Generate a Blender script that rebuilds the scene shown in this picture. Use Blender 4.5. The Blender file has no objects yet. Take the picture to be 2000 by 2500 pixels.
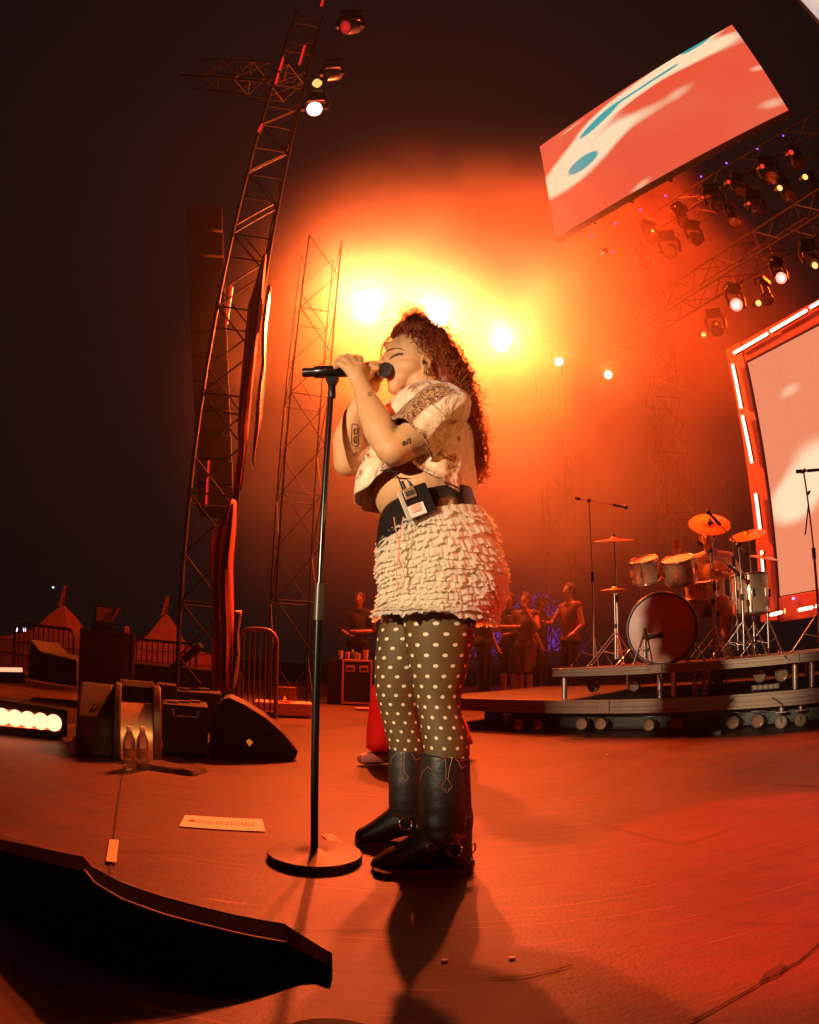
import bpy, bmesh, math, random
from mathutils import Vector, Matrix, noise
from mathutils.bvhtree import BVHTree
random.seed(7)
SC = bpy.context.scene
COL = SC.collection
PI = math.pi
# ------------------------------------------------------------------ camera (wide fisheye lens, low on the stage)
FPX, TILT, ROLL, EYE = 1505.0, math.radians(14), math.radians(0.9), 0.632
cd = bpy.data.cameras.new('camera')
cam = bpy.data.objects.new('camera', cd)
COL.objects.link(cam)
_c, _s = math.cos(ROLL), math.sin(ROLL)
_R, _U, _F = Vector((1, 0, 0)), Vector((0, -math.sin(TILT), math.cos(TILT))), Vector((0, math.cos(TILT), math.sin(TILT)))
_X, _Y = _c*_R + _s*_U, -_s*_R + _c*_U
_m = Matrix.Identity(4)
for i in range(3):
    _m[i][0], _m[i][1], _m[i][2] = _X[i], _Y[i], -_F[i]
_m[2][3] = EYE
cam.matrix_world = _m
cd.type = 'PANO'
_cc = cd.cycles if hasattr(cd, 'cycles') and hasattr(cd.cycles, 'panorama_type') else cd
_cc.panorama_type = 'FISHEYE_EQUISOLID'
cd.sensor_width, cd.sensor_height, cd.sensor_fit = 19.2, 24.0, 'VERTICAL'
_cc.fisheye_lens = FPX/2500*24
_cc.fisheye_fov = PI
cd.clip_start, cd.clip_end = 0.02, 500
SC.camera = cam

# ------------------------------------------------------------------ night sky
w = bpy.data.worlds.new('World')
SC.world = w
w.use_nodes = True
_n = w.node_tree.nodes
_bg = _n['Background']
_bg.inputs[0].default_value = (1.0, 0.62, 0.56, 1)
_bg.inputs[1].default_value = 0.0055
SC.view_settings.view_transform = 'Standard'
SC.view_settings.look = 'None'
SC.view_settings.exposure = 0
SC.view_settings.gamma = 1
SC.cycles.max_bounces = 6
SC.cycles.volume_bounces = 0
SC.cycles.use_denoising = True
SC.cycles.sample_clamp_indirect = 4
SC.cycles.caustics_reflective = False
SC.cycles.caustics_refractive = False

# ------------------------------------------------------------------ a pixel of the photograph (2000 x 2500) as a direction and as points
EYEV = Vector((0, 0, EYE))
def ray(px, py):
    x, y = px-1000.0, 1250.0-py
    x, y = _c*x-_s*y, _s*x+_c*y
    r = math.hypot(x, y) or 1e-9
    a = 2*math.asin(min(1, r/(2*FPX)))
    k = math.sin(a)/r
    return _R*(x*k) + _U*(y*k) + _F*math.cos(a)
def at(px, py, Y):
    d = ray(px, py); return EYEV + d*(Y/d.y)
def atz(px, py, z=0.0):
    d = ray(px, py); return EYEV + d*((z-EYE)/d.z)
def atr(px, py, r):
    return EYEV + ray(px, py)*r
def onplane(px, py, p0, nrm):
    d = ray(px, py); return EYEV + d*((p0-EYEV).dot(nrm)/d.dot(nrm))
def rad(px, py, Y, r):
    return (at(px, py, Y)-EYEV).length*r/FPX

# ------------------------------------------------------------------ lamps
def lamp(name, kind, loc, energy, color, target=None, size=0.1, cone=60, blend=0.6, label=None):
    d = bpy.data.lights.new(name, kind)
    d.energy = energy; d.color = color
    if kind in ('SPOT', 'POINT'): d.shadow_soft_size = size
    if kind == 'SPOT': d.spot_size = math.radians(cone); d.spot_blend = blend
    if kind == 'AREA': d.size = size
    o = bpy.data.objects.new(name, d); COL.objects.link(o); o.location = loc
    if target is not None:
        o.rotation_euler = (Vector(target)-Vector(loc)).to_track_quat('-Z', 'Y').to_euler()
    return o
AMB = (1.0, 0.30, 0.035)
RED = (1.0, 0.035, 0.006)
BACK = [(895, 765, 1.0), (1060, 790, .75), (1225, 840, .45), (1365, 883, .04), (1485, 915, .04)]
BACKP = [atz(x, y, 6.6) for x, y, k in BACK]
_scene_t = Vector((1.35, 1.7, 0.3))
for (x, y, k), p in zip(BACK, BACKP):
    d = (EYEV+Vector((0, 0, 1.6))-p).normalized()
    if k > .1:
        lamp('blinder_beam', 'SPOT', p+d*0.34, 2100*k, (0.62, 0.20, 0.13), Vector((p.x*.6, 0, 5.2)), 0.10, 88, 1.0)
        lamp('halo_light', 'SPOT', p+d*0.55, 6200*k, (1.0, 0.092, 0.002), p+Vector((-.05, -1, -.35)), 0.10, 168, 0.35)
        lamp('core_light', 'SPOT', p+d*0.36, 300*k, (1.0, 0.60, 0.33), EYEV, 0.08, 150, .6)
        lamp('orange_backlight', 'SPOT', p+d*0.30, 1600*k, (1.0, 0.060, 0.003), _scene_t, 0.08, 42, 0.9)
    else:
        lamp('blinder_beam', 'SPOT', p+d*0.2, 60, (1.0, 0.45, 0.08), p+d, 0.05, 60, 1.0)
# red smoke fills added out of view, stage right and behind the screen
lamp('red_smoke_fill', 'SPOT', (10.5, 7.5, 9.0), 7500, (1, .050, .002), (1.0, 10.0, 4.5), 0.2, 70, 1.0)
lamp('red_top_fill', 'SPOT', (5.5, 7.8, 10.9), 9000, (1, .045, .003), (1.2, 9.4, 4.5), 0.2, 90, 1.0)
lamp('drum_red_light', 'SPOT', (0.8, 8.8, 6.2), 600, (1, .06, .008), (2.3, 4.8, 0.8), 0.12, 44, 0.8)
lamp('red_side_light', 'SPOT', (4.6, 0.9, 1.6), 520, RED, (0.3, 1.95, 0.55), 0.10, 20, 0.6)
lamp('red_floor_light', 'SPOT', (3.4, 4.2, 5.0), 3000, (1, .012, .003), atz(1900, 2075, 0), 0.05, 14, 0.35)
lamp('front_key_light', 'SPOT', (-4.8, -3.9, 2.2), 3300, (1.0, 0.76, 0.49), (-0.10, 1.85, 0.98), 0.12, 13.0, 0.6)
lamp('tower_red_light', 'SPOT', (1.0, 4.0, 5.5), 130, RED, (-2.4, 5.8, 2.0), 0.10, 40, 0.8)
lamp('tent_red_fill', 'SPOT', (-3.5, 5.0, 5.5), 90, (1, .05, .01), (-8.5, 16.5, 1.0), 0.10, 60, 0.8)  # unseen lamp added to redden the tents
lamp('amber_monitor_fill', 'SPOT', (-0.2, 1.0, 3.2), 130, (1, .45, .12), (-1.33, 2.95, 0.22), 0.05, 9, 0.5)  # added spot that brightens the silver front
lamp('red_trouser_fill', 'SPOT', (-2.2, 0.8, 2.6), 420, (1, .25, .15), (-0.28, 3.9, 0.3), 0.05, 14, 0.5)  # extra spot, added to light up the red trousers
lamp('amber_side_fill', 'SPOT', (4.2, -0.9, 2.6), 420, (1, .36, .09), (0.08, 1.85, 1.25), 0.08, 11, 0.7)  # warm fill added for the unlit right side of the shirt
lamp('front_red_fill', 'SPOT', (-1.5, -3.5, 3.5), 90, (1, .05, .02), (0.0, 1.5, 0.0), 0.3, 70, 1.0)  # low red fill added behind the lens, unseen
# ------------------------------------------------------------------ materials
MATS = {}
def mat(name, col, rough=0.5, metal=0.0, emit=None, es=0.0, vary=0.0, vscale=8.0, bump=0.0, bscale=60.0, spec=0.5, trans=0.0, coat=0.0, sheen=0.0, ssub=0.0):
    if name in MATS: return MATS[name]
    m = bpy.data.materials.new(name); m.use_nodes = True
    nt = m.node_tree; b = nt.nodes['Principled BSDF']
    b.inputs['Base Color'].default_value = (*col, 1)
    b.inputs['Roughness'].default_value = rough
    b.inputs['Metallic'].default_value = metal
    b.inputs['Specular IOR Level'].default_value = spec
    b.inputs['Transmission Weight'].default_value = trans
    b.inputs['Coat Weight'].default_value = coat
    b.inputs['Sheen Weight'].default_value = sheen
    if ssub: b.inputs['Subsurface Weight'].default_value = ssub; b.inputs['Subsurface Scale'].default_value = 0.01
    if emit is not None:
        b.inputs['Emission Color'].default_value = (*emit, 1); b.inputs['Emission Strength'].default_value = es
    if vary or bump:
        tc = nt.nodes.new('ShaderNodeTexCoord')
        if vary:
            nz = nt.nodes.new('ShaderNodeTexNoise'); nz.inputs['Scale'].default_value = vscale; nz.inputs['Detail'].default_value = 5
            nt.links.new(tc.outputs['Object'], nz.inputs['Vector'])
            mx = nt.nodes.new('ShaderNodeMixRGB'); mx.inputs[1].default_value = (*[c*(1-vary) for c in col], 1)
            mx.inputs[2].default_value = (*[min(1, c*(1+vary)) for c in col], 1)
            nt.links.new(nz.outputs['Fac'], mx.inputs[0]); nt.links.new(mx.outputs[0], b.inputs['Base Color'])
            mr = nt.nodes.new('ShaderNodeMapRange'); mr.inputs[3].default_value = max(0.02, rough-0.12); mr.inputs[4].default_value = min(1, rough+0.12)
            nt.links.new(nz.outputs['Fac'], mr.inputs[0]); nt.links.new(mr.outputs[0], b.inputs['Roughness'])
        if bump:
            nb = nt.nodes.new('ShaderNodeTexNoise'); nb.inputs['Scale'].default_value = bscale; nb.inputs['Detail'].default_value = 4
            nt.links.new(tc.outputs['Object'], nb.inputs['Vector'])
            bp = nt.nodes.new('ShaderNodeBump'); bp.inputs['Strength'].default_value = bump; bp.inputs['Distance'].default_value = 0.01
            nt.links.new(nb.outputs['Fac'], bp.inputs['Height']); nt.links.new(bp.outputs[0], b.inputs['Normal'])
    MATS[name] = m
    return m
def glow(name, col, s):
    if name in MATS: return MATS[name]
    m = bpy.data.materials.new(name); m.use_nodes = True
    nt = m.node_tree; nt.nodes.clear()
    e = nt.nodes.new('ShaderNodeEmission'); o = nt.nodes.new('ShaderNodeOutputMaterial')
    e.inputs[0].default_value = (*col, 1); e.inputs[1].default_value = s
    nt.links.new(e.outputs[0], o.inputs[0]); MATS[name] = m
    return m

# ------------------------------------------------------------------ mesh building
def basis(d):
    d = Vector(d).normalized()
    a = Vector((0, 0, 1)) if abs(d.z) < 0.95 else Vector((1, 0, 0))
    x = a.cross(d).normalized(); y = d.cross(x)
    return x, y, d
def frame(loc, d, up=(0, 0, 1)):
    """matrix whose Z looks along d and Y leans to up"""
    d = Vector(d).normalized(); x = Vector(up).cross(d)
    if x.length < 1e-4: x = Vector((1, 0, 0)).cross(d)
    x.normalize(); y = d.cross(x)
    m = Matrix.Identity(4)
    for i in range(3): m[i][0], m[i][1], m[i][2], m[i][3] = x[i], y[i], d[i], loc[i]
    return m
def woff(o):
    v = Vector((0, 0, 0))
    while o is not None: v += o.location; o = o.parent
    return v
class MB:
    def __init__(s): s.v = []; s.f = []; s.uv = []
    def add(s, vs, fs, uvs=None):
        k = len(s.v); s.v += [Vector(p) for p in vs]; s.f += [[i+k for i in f] for f in fs]
        s.uv += uvs if uvs else [None]*len(fs)
        return s
    def box(s, c, size, M=None, taper=1.0):
        x, y, z = [a/2 for a in size]; c = Vector(c)
        vs = [Vector((i*x*(taper if k > 0 else 1), j*y*(taper if k > 0 else 1), k*z)) for k in (-1, 1) for j in (-1, 1) for i in (-1, 1)]
        vs = [(M @ p if M else p)+c for p in vs]
        return s.add(vs, [[0, 2, 3, 1], [4, 5, 7, 6], [0, 1, 5, 4], [2, 6, 7, 3], [0, 4, 6, 2], [1, 3, 7, 5]])
    def bar(s, p0, p1, w, h, up=(0, 0, 1)):
        p0, p1 = Vector(p0), Vector(p1)
        M = frame(Vector((0, 0, 0)), p1-p0, up)
        return s.box((p0+p1)/2, (w, h, (p1-p0).length), M)
    def ring(s, c, x, y, r, n, r2=None):
        r2 = r if r2 is None else r2
        return [c+x*(r*math.cos(2*PI*i/n))+y*(r2*math.sin(2*PI*i/n)) for i in range(n)]
    def loft(s, rings, cap0=True, cap1=True, uv=False, close=True):
        n = len(rings[0]); vs = [p for r in rings for p in r]; fs = []; us = []
        L = [0.0]
        for a, b in zip(rings, rings[1:]):
            L.append(L[-1]+sum((Vector(p)-Vector(q)).length for p, q in zip(a, b))/n)
        for j in range(len(rings)-1):
            for i in range(n if close else n-1):
                k = (i+1) % n
                fs.append([j*n+i, j*n+k, (j+1)*n+k, (j+1)*n+i])
                us.append([(i/n, L[j]), ((i+1)/n, L[j]), ((i+1)/n, L[j+1]), (i/n, L[j+1])] if uv else None)
        if cap0: fs.append(list(range(n))[::-1]); us.append(None)
        if cap1: fs.append([(len(rings)-1)*n+i for i in range(n)]); us.append(None)
        return s.add(vs, fs, us)
    def cyl(s, p0, p1, r0, r1=None, n=16, cap=True):
        p0, p1 = Vector(p0), Vector(p1); r1 = r0 if r1 is None else r1
        x, y, d = basis(p1-p0)
        return s.loft([s.ring(p0, x, y, r0, n), s.ring(p1, x, y, r1, n)], cap, cap)
    def tube(s, pts, r, n=8, cap=True, closed=False):
        pts = [Vector(p) for p in pts]; m = len(pts)
        rr = r if isinstance(r, (list, tuple)) else [r]*m
        rings = []; x = None
        for i in range(m):
            if closed: d = pts[(i+1) % m]-pts[i-1]
            else: d = pts[min(m-1, i+1)]-pts[max(0, i-1)]
            d.normalize()
            if x is None: x, y, _ = basis(d)
            else:
                x = (x-d*x.dot(d))
                x = x.normalized() if x.length > 1e-6 else basis(d)[0]
            y = d.cross(x)
            rings.append(s.ring(pts[i], x, y, rr[i], n))
        if closed: rings.append(rings[0]); cap = False
        return s.loft(rings, cap, cap)
    def lathe(s, prof, M=None, n=24, cap=True):
        M = M or Matrix.Identity(4)
        rings = [[M @ Vector((r*math.cos(2*PI*i/n), r*math.sin(2*PI*i/n), z)) for i in range(n)] for r, z in prof]
        return s.loft(rings, cap, cap)
    def ell(s, c, r, M=None, nu=20, nv=12):
        c = Vector(c); r = r if isinstance(r, (tuple, list)) else (r, r, r)
        vs = []; fs = []
        for j in range(1, nv):
            t = PI*j/nv
            for i in range(nu):
                p = 2*PI*i/nu; q = Vector((r[0]*math.sin(t)*math.cos(p), r[1]*math.sin(t)*math.sin(p), r[2]*math.cos(t)))
                vs.append(c+(M @ q if M else q))
        q = Vector((0, 0, r[2])); a = len(vs); vs.append(c+(M @ q if M else q)); vs.append(c-(M @ q if M else q))
        for j in range(nv-2):
            for i in range(nu):
                k = (i+1) % nu; fs.append([j*nu+i, (j+1)*nu+i, (j+1)*nu+k, j*nu+k])
        for i in range(nu):
            k = (i+1) % nu; fs.append([a, i, k]); fs.append([a+1, (nv-2)*nu+k, (nv-2)*nu+i])
        return s.add(vs, fs)
    def caps(s, p0, p1, r0, r1, n=16):
        p0, p1 = Vector(p0), Vector(p1)
        x, y, d = basis(p1-p0); rings = []
        for k in range(5):
            t = PI/2*k/4; rings.append(s.ring(p0-d*(r0*math.cos(t)), x, y, max(1e-4, r0*math.sin(t)), n))
        for k in range(5):
            t = PI/2*k/4; rings.append(s.ring(p1+d*(r1*math.sin(t)), x, y, max(1e-4, r1*math.cos(t)), n))
        return s.loft(rings)
    def chain(s, nodes, n=16):
        """nodes: (point, radius) joined by tapered capsules"""
        for (a, ra), (b, rb) in zip(nodes, nodes[1:]): s.caps(a, b, ra, rb, n)
        return s
    def prism(s, poly, ext):
        poly = [Vector(p) for p in poly]; ext = Vector(ext); n = len(poly)
        vs = poly+[p+ext for p in poly]
        fs = [list(range(n))[::-1], list(range(n, 2*n))]+[[i, (i+1) % n, n+(i+1) % n, n+i] for i in range(n)]
        return s.add(vs, fs)
    def torus(s, c, nrm, R, r, n=24, m=8, sy=1.0):
        x, y, d = basis(nrm); c = Vector(c)
        return s.tube([c+x*(R*math.cos(2*PI*i/n))+y*(R*sy*math.sin(2*PI*i/n)) for i in range(n)], r, m, closed=True)
    def build(s, name, m, parent=None, smooth=False, bevel=0.0, loc=None):
        off = woff(parent) if parent else (Vector(loc) if loc is not None else Vector((0, 0, 0)))
        me = bpy.data.meshes.new(name)
        me.from_pydata([p-off for p in s.v], [], s.f)
        if any(u is not None for u in s.uv):
            ul = me.uv_layers.new(name='UVMap'); k = 0
            for f, u in zip(me.polygons, s.uv):
                for q, li in enumerate(f.loop_indices):
                    if u is not None: ul.data[li].uv = u[q]
        me.materials.append(m)
        bm = bmesh.new(); bm.from_mesh(me); bmesh.ops.recalc_face_normals(bm, faces=bm.faces); bm.to_mesh(me); bm.free()
        if smooth: me.polygons.foreach_set('use_smooth', [True]*len(me.polygons))
        o = bpy.data.objects.new(name, me); COL.objects.link(o)
        if parent: o.parent = parent
        elif loc is not None: o.location = loc
        if bevel:
            b = o.modifiers.new('bevel', 'BEVEL'); b.width = bevel; b.segments = 2; b.limit_method = 'ANGLE'
        if smooth:
            try: me.set_sharp_from_angle(angle=math.radians(48))
            except Exception: pass
        return o
    def solid(s, name, m, parent=None, voxel=0.01, smooth=4, loc=None):
        """one continuous surface round everything in the builder"""
        o = s.build(name, m, parent, loc=loc)
        r = o.modifiers.new('r', 'REMESH'); r.mode = 'VOXEL'; r.voxel_size = voxel; r.use_smooth_shade = True
        if smooth:
            q = o.modifiers.new('s', 'SMOOTH'); q.factor = 0.5; q.iterations = smooth
        dg = bpy.context.evaluated_depsgraph_get(); dg.update()
        me = bpy.data.meshes.new_from_object(o.evaluated_get(dg))
        o.modifiers.clear(); old = o.data; o.data = me; me.name = name
        bpy.data.meshes.remove(old)
        if not me.materials: me.materials.append(m)
        me.polygons.foreach_set('use_smooth', [True]*len(me.polygons))
        return o
def tag(o, label=None, cat=None, group=None, kind=None):
    if label: o['label'] = label
    if cat: o['category'] = cat
    if group: o['group'] = group
    if kind: o['kind'] = kind
    return o
def thing(name, loc, label, cat, group=None):
    o = bpy.data.objects.new(name, None); COL.objects.link(o); o.location = loc; o.empty_display_size = 0.1
    return tag(o, label, cat, group)
def copy_tree(o, parent=None):
    c = o.copy(); COL.objects.link(c)
    if parent: c.parent = parent
    for ch in list(o.children): copy_tree(ch, c)
    return c
def kid(o, name):
    return [c for c in o.children if c.name.split('.')[0] == name]
black = mat('black_paint', (0.012, 0.012, 0.012), 0.45, vary=0.3, vscale=30)
blackm = mat('black_metal', (0.02, 0.02, 0.02), 0.35, 0.6, vary=0.3, vscale=20)
chrome = mat('chrome_metal', (0.6, 0.6, 0.6), 0.18, 1.0)
alu = mat('dull_aluminium', (0.17, 0.12, 0.085), 0.48, 0.6, vary=0.25, vscale=14)
rubber = mat('black_rubber', (0.015, 0.015, 0.015), 0.8)
# ------------------------------------------------------------------ ground, stage floor
def floor_material():
    m = mat('stage_ply', (0.13, 0.085, 0.06), 0.42, spec=0.35)
    nt = m.node_tree; b = nt.nodes['Principled BSDF']; L = nt.links.new
    tc = nt.nodes.new('ShaderNodeTexCoord')
    n1 = nt.nodes.new('ShaderNodeTexNoise'); n1.inputs['Scale'].default_value = 1.3; n1.inputs['Detail'].default_value = 8; n1.inputs['Roughness'].default_value = 0.65
    mp = nt.nodes.new('ShaderNodeMapping'); mp.inputs['Rotation'].default_value = (0, 0, math.radians(-24)); mp.inputs['Scale'].default_value = (1.6, 6, 1)
    n2 = nt.nodes.new('ShaderNodeTexNoise'); n2.inputs['Scale'].default_value = 3.0; n2.inputs['Detail'].default_value = 9; n2.inputs['Roughness'].default_value = 0.7
    n3 = nt.nodes.new('ShaderNodeTexNoise'); n3.inputs['Scale'].default_value = 90; n3.inputs['Detail'].default_value = 3
    L(tc.outputs['Object'], n1.inputs['Vector']); L(tc.outputs['Object'], mp.inputs['Vector']); L(mp.outputs[0], n2.inputs['Vector']); L(tc.outputs['Object'], n3.inputs['Vector'])
    a = nt.nodes.new('ShaderNodeMath'); a.operation = 'MULTIPLY_ADD'; a.inputs[1].default_value = 0.55; L(n1.outputs['Fac'], a.inputs[0])
    a2 = nt.nodes.new('ShaderNodeMath'); a2.operation = 'MULTIPLY'; a2.inputs[1].default_value = 0.45; L(n2.outputs['Fac'], a2.inputs[0]); L(a2.outputs[0], a.inputs[2])
    cr = nt.nodes.new('ShaderNodeValToRGB'); L(a.outputs[0], cr.inputs[0])
    e = cr.color_ramp.elements; e[0].position = 0.34; e[0].color = (0.016, 0.009, 0.006, 1); e[1].position = 0.66; e[1].color = (0.090, 0.040, 0.023, 1)
    # scuffs and scratches: thin streaks in several directions
    cur = cr.outputs[0]
    for ang, sx, sc_, lo_, hi_, col_, am_ in ((35, 26, 2.2, .66, .74, (.24, .12, .07, 1), .8), (-28, 34, 1.7, .64, .70, (.012, .009, .008, 1), .85), (78, 30, 2.6, .67, .73, (.015, .010, .009, 1), .8), (8, 40, 1.4, .65, .70, (.20, .10, .06, 1), .5), (-62, 24, 3.0, .68, .75, (.22, .11, .07, 1), .6)):
        mp2 = nt.nodes.new('ShaderNodeMapping'); mp2.inputs['Rotation'].default_value = (0, 0, math.radians(ang)); mp2.inputs['Scale'].default_value = (0.9, sx, 1); mp2.inputs['Location'].default_value = (ang*.3, ang*.7, 0)
        n4 = nt.nodes.new('ShaderNodeTexNoise'); n4.inputs['Scale'].default_value = sc_; n4.inputs['Detail'].default_value = 6; n4.inputs['Distortion'].default_value = 0.7
        L(tc.outputs['Object'], mp2.inputs['Vector']); L(mp2.outputs[0], n4.inputs['Vector'])
        sr = nt.nodes.new('ShaderNodeMapRange'); sr.inputs[1].default_value = lo_; sr.inputs[2].default_value = hi_; L(n4.outputs['Fac'], sr.inputs[0])
        mx = nt.nodes.new('ShaderNodeMixRGB'); mx.inputs[2].default_value = col_
        sm = nt.nodes.new('ShaderNodeMath'); sm.operation = 'MULTIPLY'; sm.inputs[1].default_value = am_; L(sr.outputs[0], sm.inputs[0])
        L(sm.outputs[0], mx.inputs[0]); L(cur, mx.inputs[1]); cur = mx.outputs[0]
    # speckled dirt
    n5 = nt.nodes.new('ShaderNodeTexNoise'); n5.inputs['Scale'].default_value = 26; n5.inputs['Detail'].default_value = 7; n5.inputs['Roughness'].default_value = .75; L(tc.outputs['Object'], n5.inputs['Vector'])
    s5 = nt.nodes.new('ShaderNodeMapRange'); s5.inputs[1].default_value = .58; s5.inputs[2].default_value = .70; L(n5.outputs['Fac'], s5.inputs[0])
    mx = nt.nodes.new('ShaderNodeMixRGB'); L(s5.outputs[0], mx.inputs[0]); L(cur, mx.inputs[1]); mx.inputs[2].default_value = (.010, .008, .007, 1); cur = mx.outputs[0]
    L(cur, b.inputs['Base Color'])
    rr = nt.nodes.new('ShaderNodeMapRange'); rr.inputs[3].default_value = 0.34; rr.inputs[4].default_value = 0.75; L(n1.outputs['Fac'], rr.inputs[0]); L(rr.outputs[0], b.inputs['Roughness'])
    bp = nt.nodes.new('ShaderNodeBump'); bp.inputs['Strength'].default_value = 0.25; bp.inputs['Distance'].default_value = 0.004
    ad = nt.nodes.new('ShaderNodeMath'); ad.operation = 'ADD'; L(n2.outputs['Fac'], ad.inputs[0]); L(n3.outputs['Fac'], ad.inputs[1]); L(ad.outputs[0], bp.inputs['Height'])
    L(bp.outputs[0], b.inputs['Normal'])
    return m
ply = floor_material()
soil = mat('trampled_ground', (0.035, 0.03, 0.025), 0.9, vary=0.5, vscale=0.8)
g = MB().add([(-200, -100, -1.5), (200, -100, -1.5), (200, 300, -1.5), (-200, 300, -1.5)], [[0, 1, 2, 3]]).build('ground', soil); tag(g, kind='structure')
f = MB().box((2.5, 7.0, -0.06), (19, 19, 0.12)).build('stage_floor', ply); tag(f, kind='structure')
f = MB().box((2.5, 7.0, -0.85), (18.6, 18.6, 1.4)).build('stage_base', black); tag(f, kind='structure')
seam = mat('floor_gap', (0.004, 0.003, 0.003), 0.9)
def seam_line(pts, w=0.004, wob=0.0):
    P = [atz(*p, 0.0) for p in pts]; Q = []
    for a, b in zip(P, P[1:]):
        n = max(2, int((b-a).length/0.03))
        Q += [a.lerp(b, i/n) for i in range(n)]
    Q.append(P[-1]); vs = []; fs = []
    for i, q in enumerate(Q):
        d = (Q[min(i+1, len(Q)-1)]-Q[max(0, i-1)]); d.z = 0; d.normalize(); s_ = Vector((-d.y, d.x, 0))
        ww = w*(0.7+0.6*random.random()); o_ = s_*(random.uniform(-wob, wob))
        vs += [q+s_*ww/2+o_+Vector((0, 0, .004)), q-s_*ww/2+o_+Vector((0, 0, .004))]
    fs = [[2*i, 2*i+1, 2*i+3, 2*i+2] for i in range(len(Q)-1)]
    s = MB().add(vs, fs).build('floor_seam', seam); tag(s, kind='structure')
seam_line([(302, 1872), (290, 1950), (266, 2155)], 0.007)
seam_line([(292, 2078), (440, 2084), (590, 2090)], 0.003)
seam_line([(590, 2090), (655, 2093)], 0.003)
seam_line([(1690, 2496), (1780, 2446), (1857, 2403), (1885, 2382), (1950, 2350), (1999, 2307), (2080, 2250)], 0.0045, 0.0006)
seam_line([(1857, 2403), (1868, 2378), (1905, 2358), (1918, 2366), (1895, 2388), (1862, 2398)], 0.004, .002)
seam_line([(1798, 1911), (1860, 1913), (2010, 1922), (2080, 1927)], 0.006, .001)
seam_line([(1120, 2042), (1262, 2039)], 0.003, .001)
seam_line([(700, 2273), (1010, 2268)], 0.003, .001)
seam_line([(1200, 2392), (1290, 2385), (1400, 2360)], 0.003, .004)
seam_line([(1770, 2252), (2050, 2260)], 0.002, .001)
seam_line([(1440, 2008), (1665, 2065), (1800, 2020)], 0.003, .001)
seam_line([(1500, 2190), (1800, 2110), (2000, 2060)], 0.0022, .001)
seam_line([(1180, 2385), (1270, 2400), (1400, 2358)], 0.002, .002)

# ------------------------------------------------------------------ trusses
def truss(name, p0, p1, size, bay, label, cat='truss', r=0.025, m=alu, up=(0, 0, 1), group=None):
    p0, p1 = Vector(p0), Vector(p1)
    t = thing(name, p0, label, cat, group)
    M = frame(Vector((0, 0, 0)), p1-p0, up); X = M @ Vector((1, 0, 0)); Y = M @ Vector((0, 1, 0)); L = (p1-p0).length; d = (p1-p0)/L
    cs = [X*(size/2*i)+Y*(size/2*j) for i, j in ((-1, -1), (1, -1), (1, 1), (-1, 1))]
    for c in cs: MB().cyl(p0+c, p1+c, r, n=8).build('chord', m, t, True)
    lb = MB(); n = max(1, int(L/bay))
    for i in range(n):
        for k in range(4):
            a, b = cs[k], cs[(k+1) % 4]
            q0, q1 = p0+d*(L*i/n), p0+d*(L*(i+1)/n)
            if i % 2: a, b = b, a
            lb.cyl(q0+a, q1+b, r*0.5, n=6, cap=False)
            if i % 2 == 0: lb.cyl(q0+a, q0+b, r*0.5, n=6, cap=False)
    lb.build('lacing', m, t, True)
    return t
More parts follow.
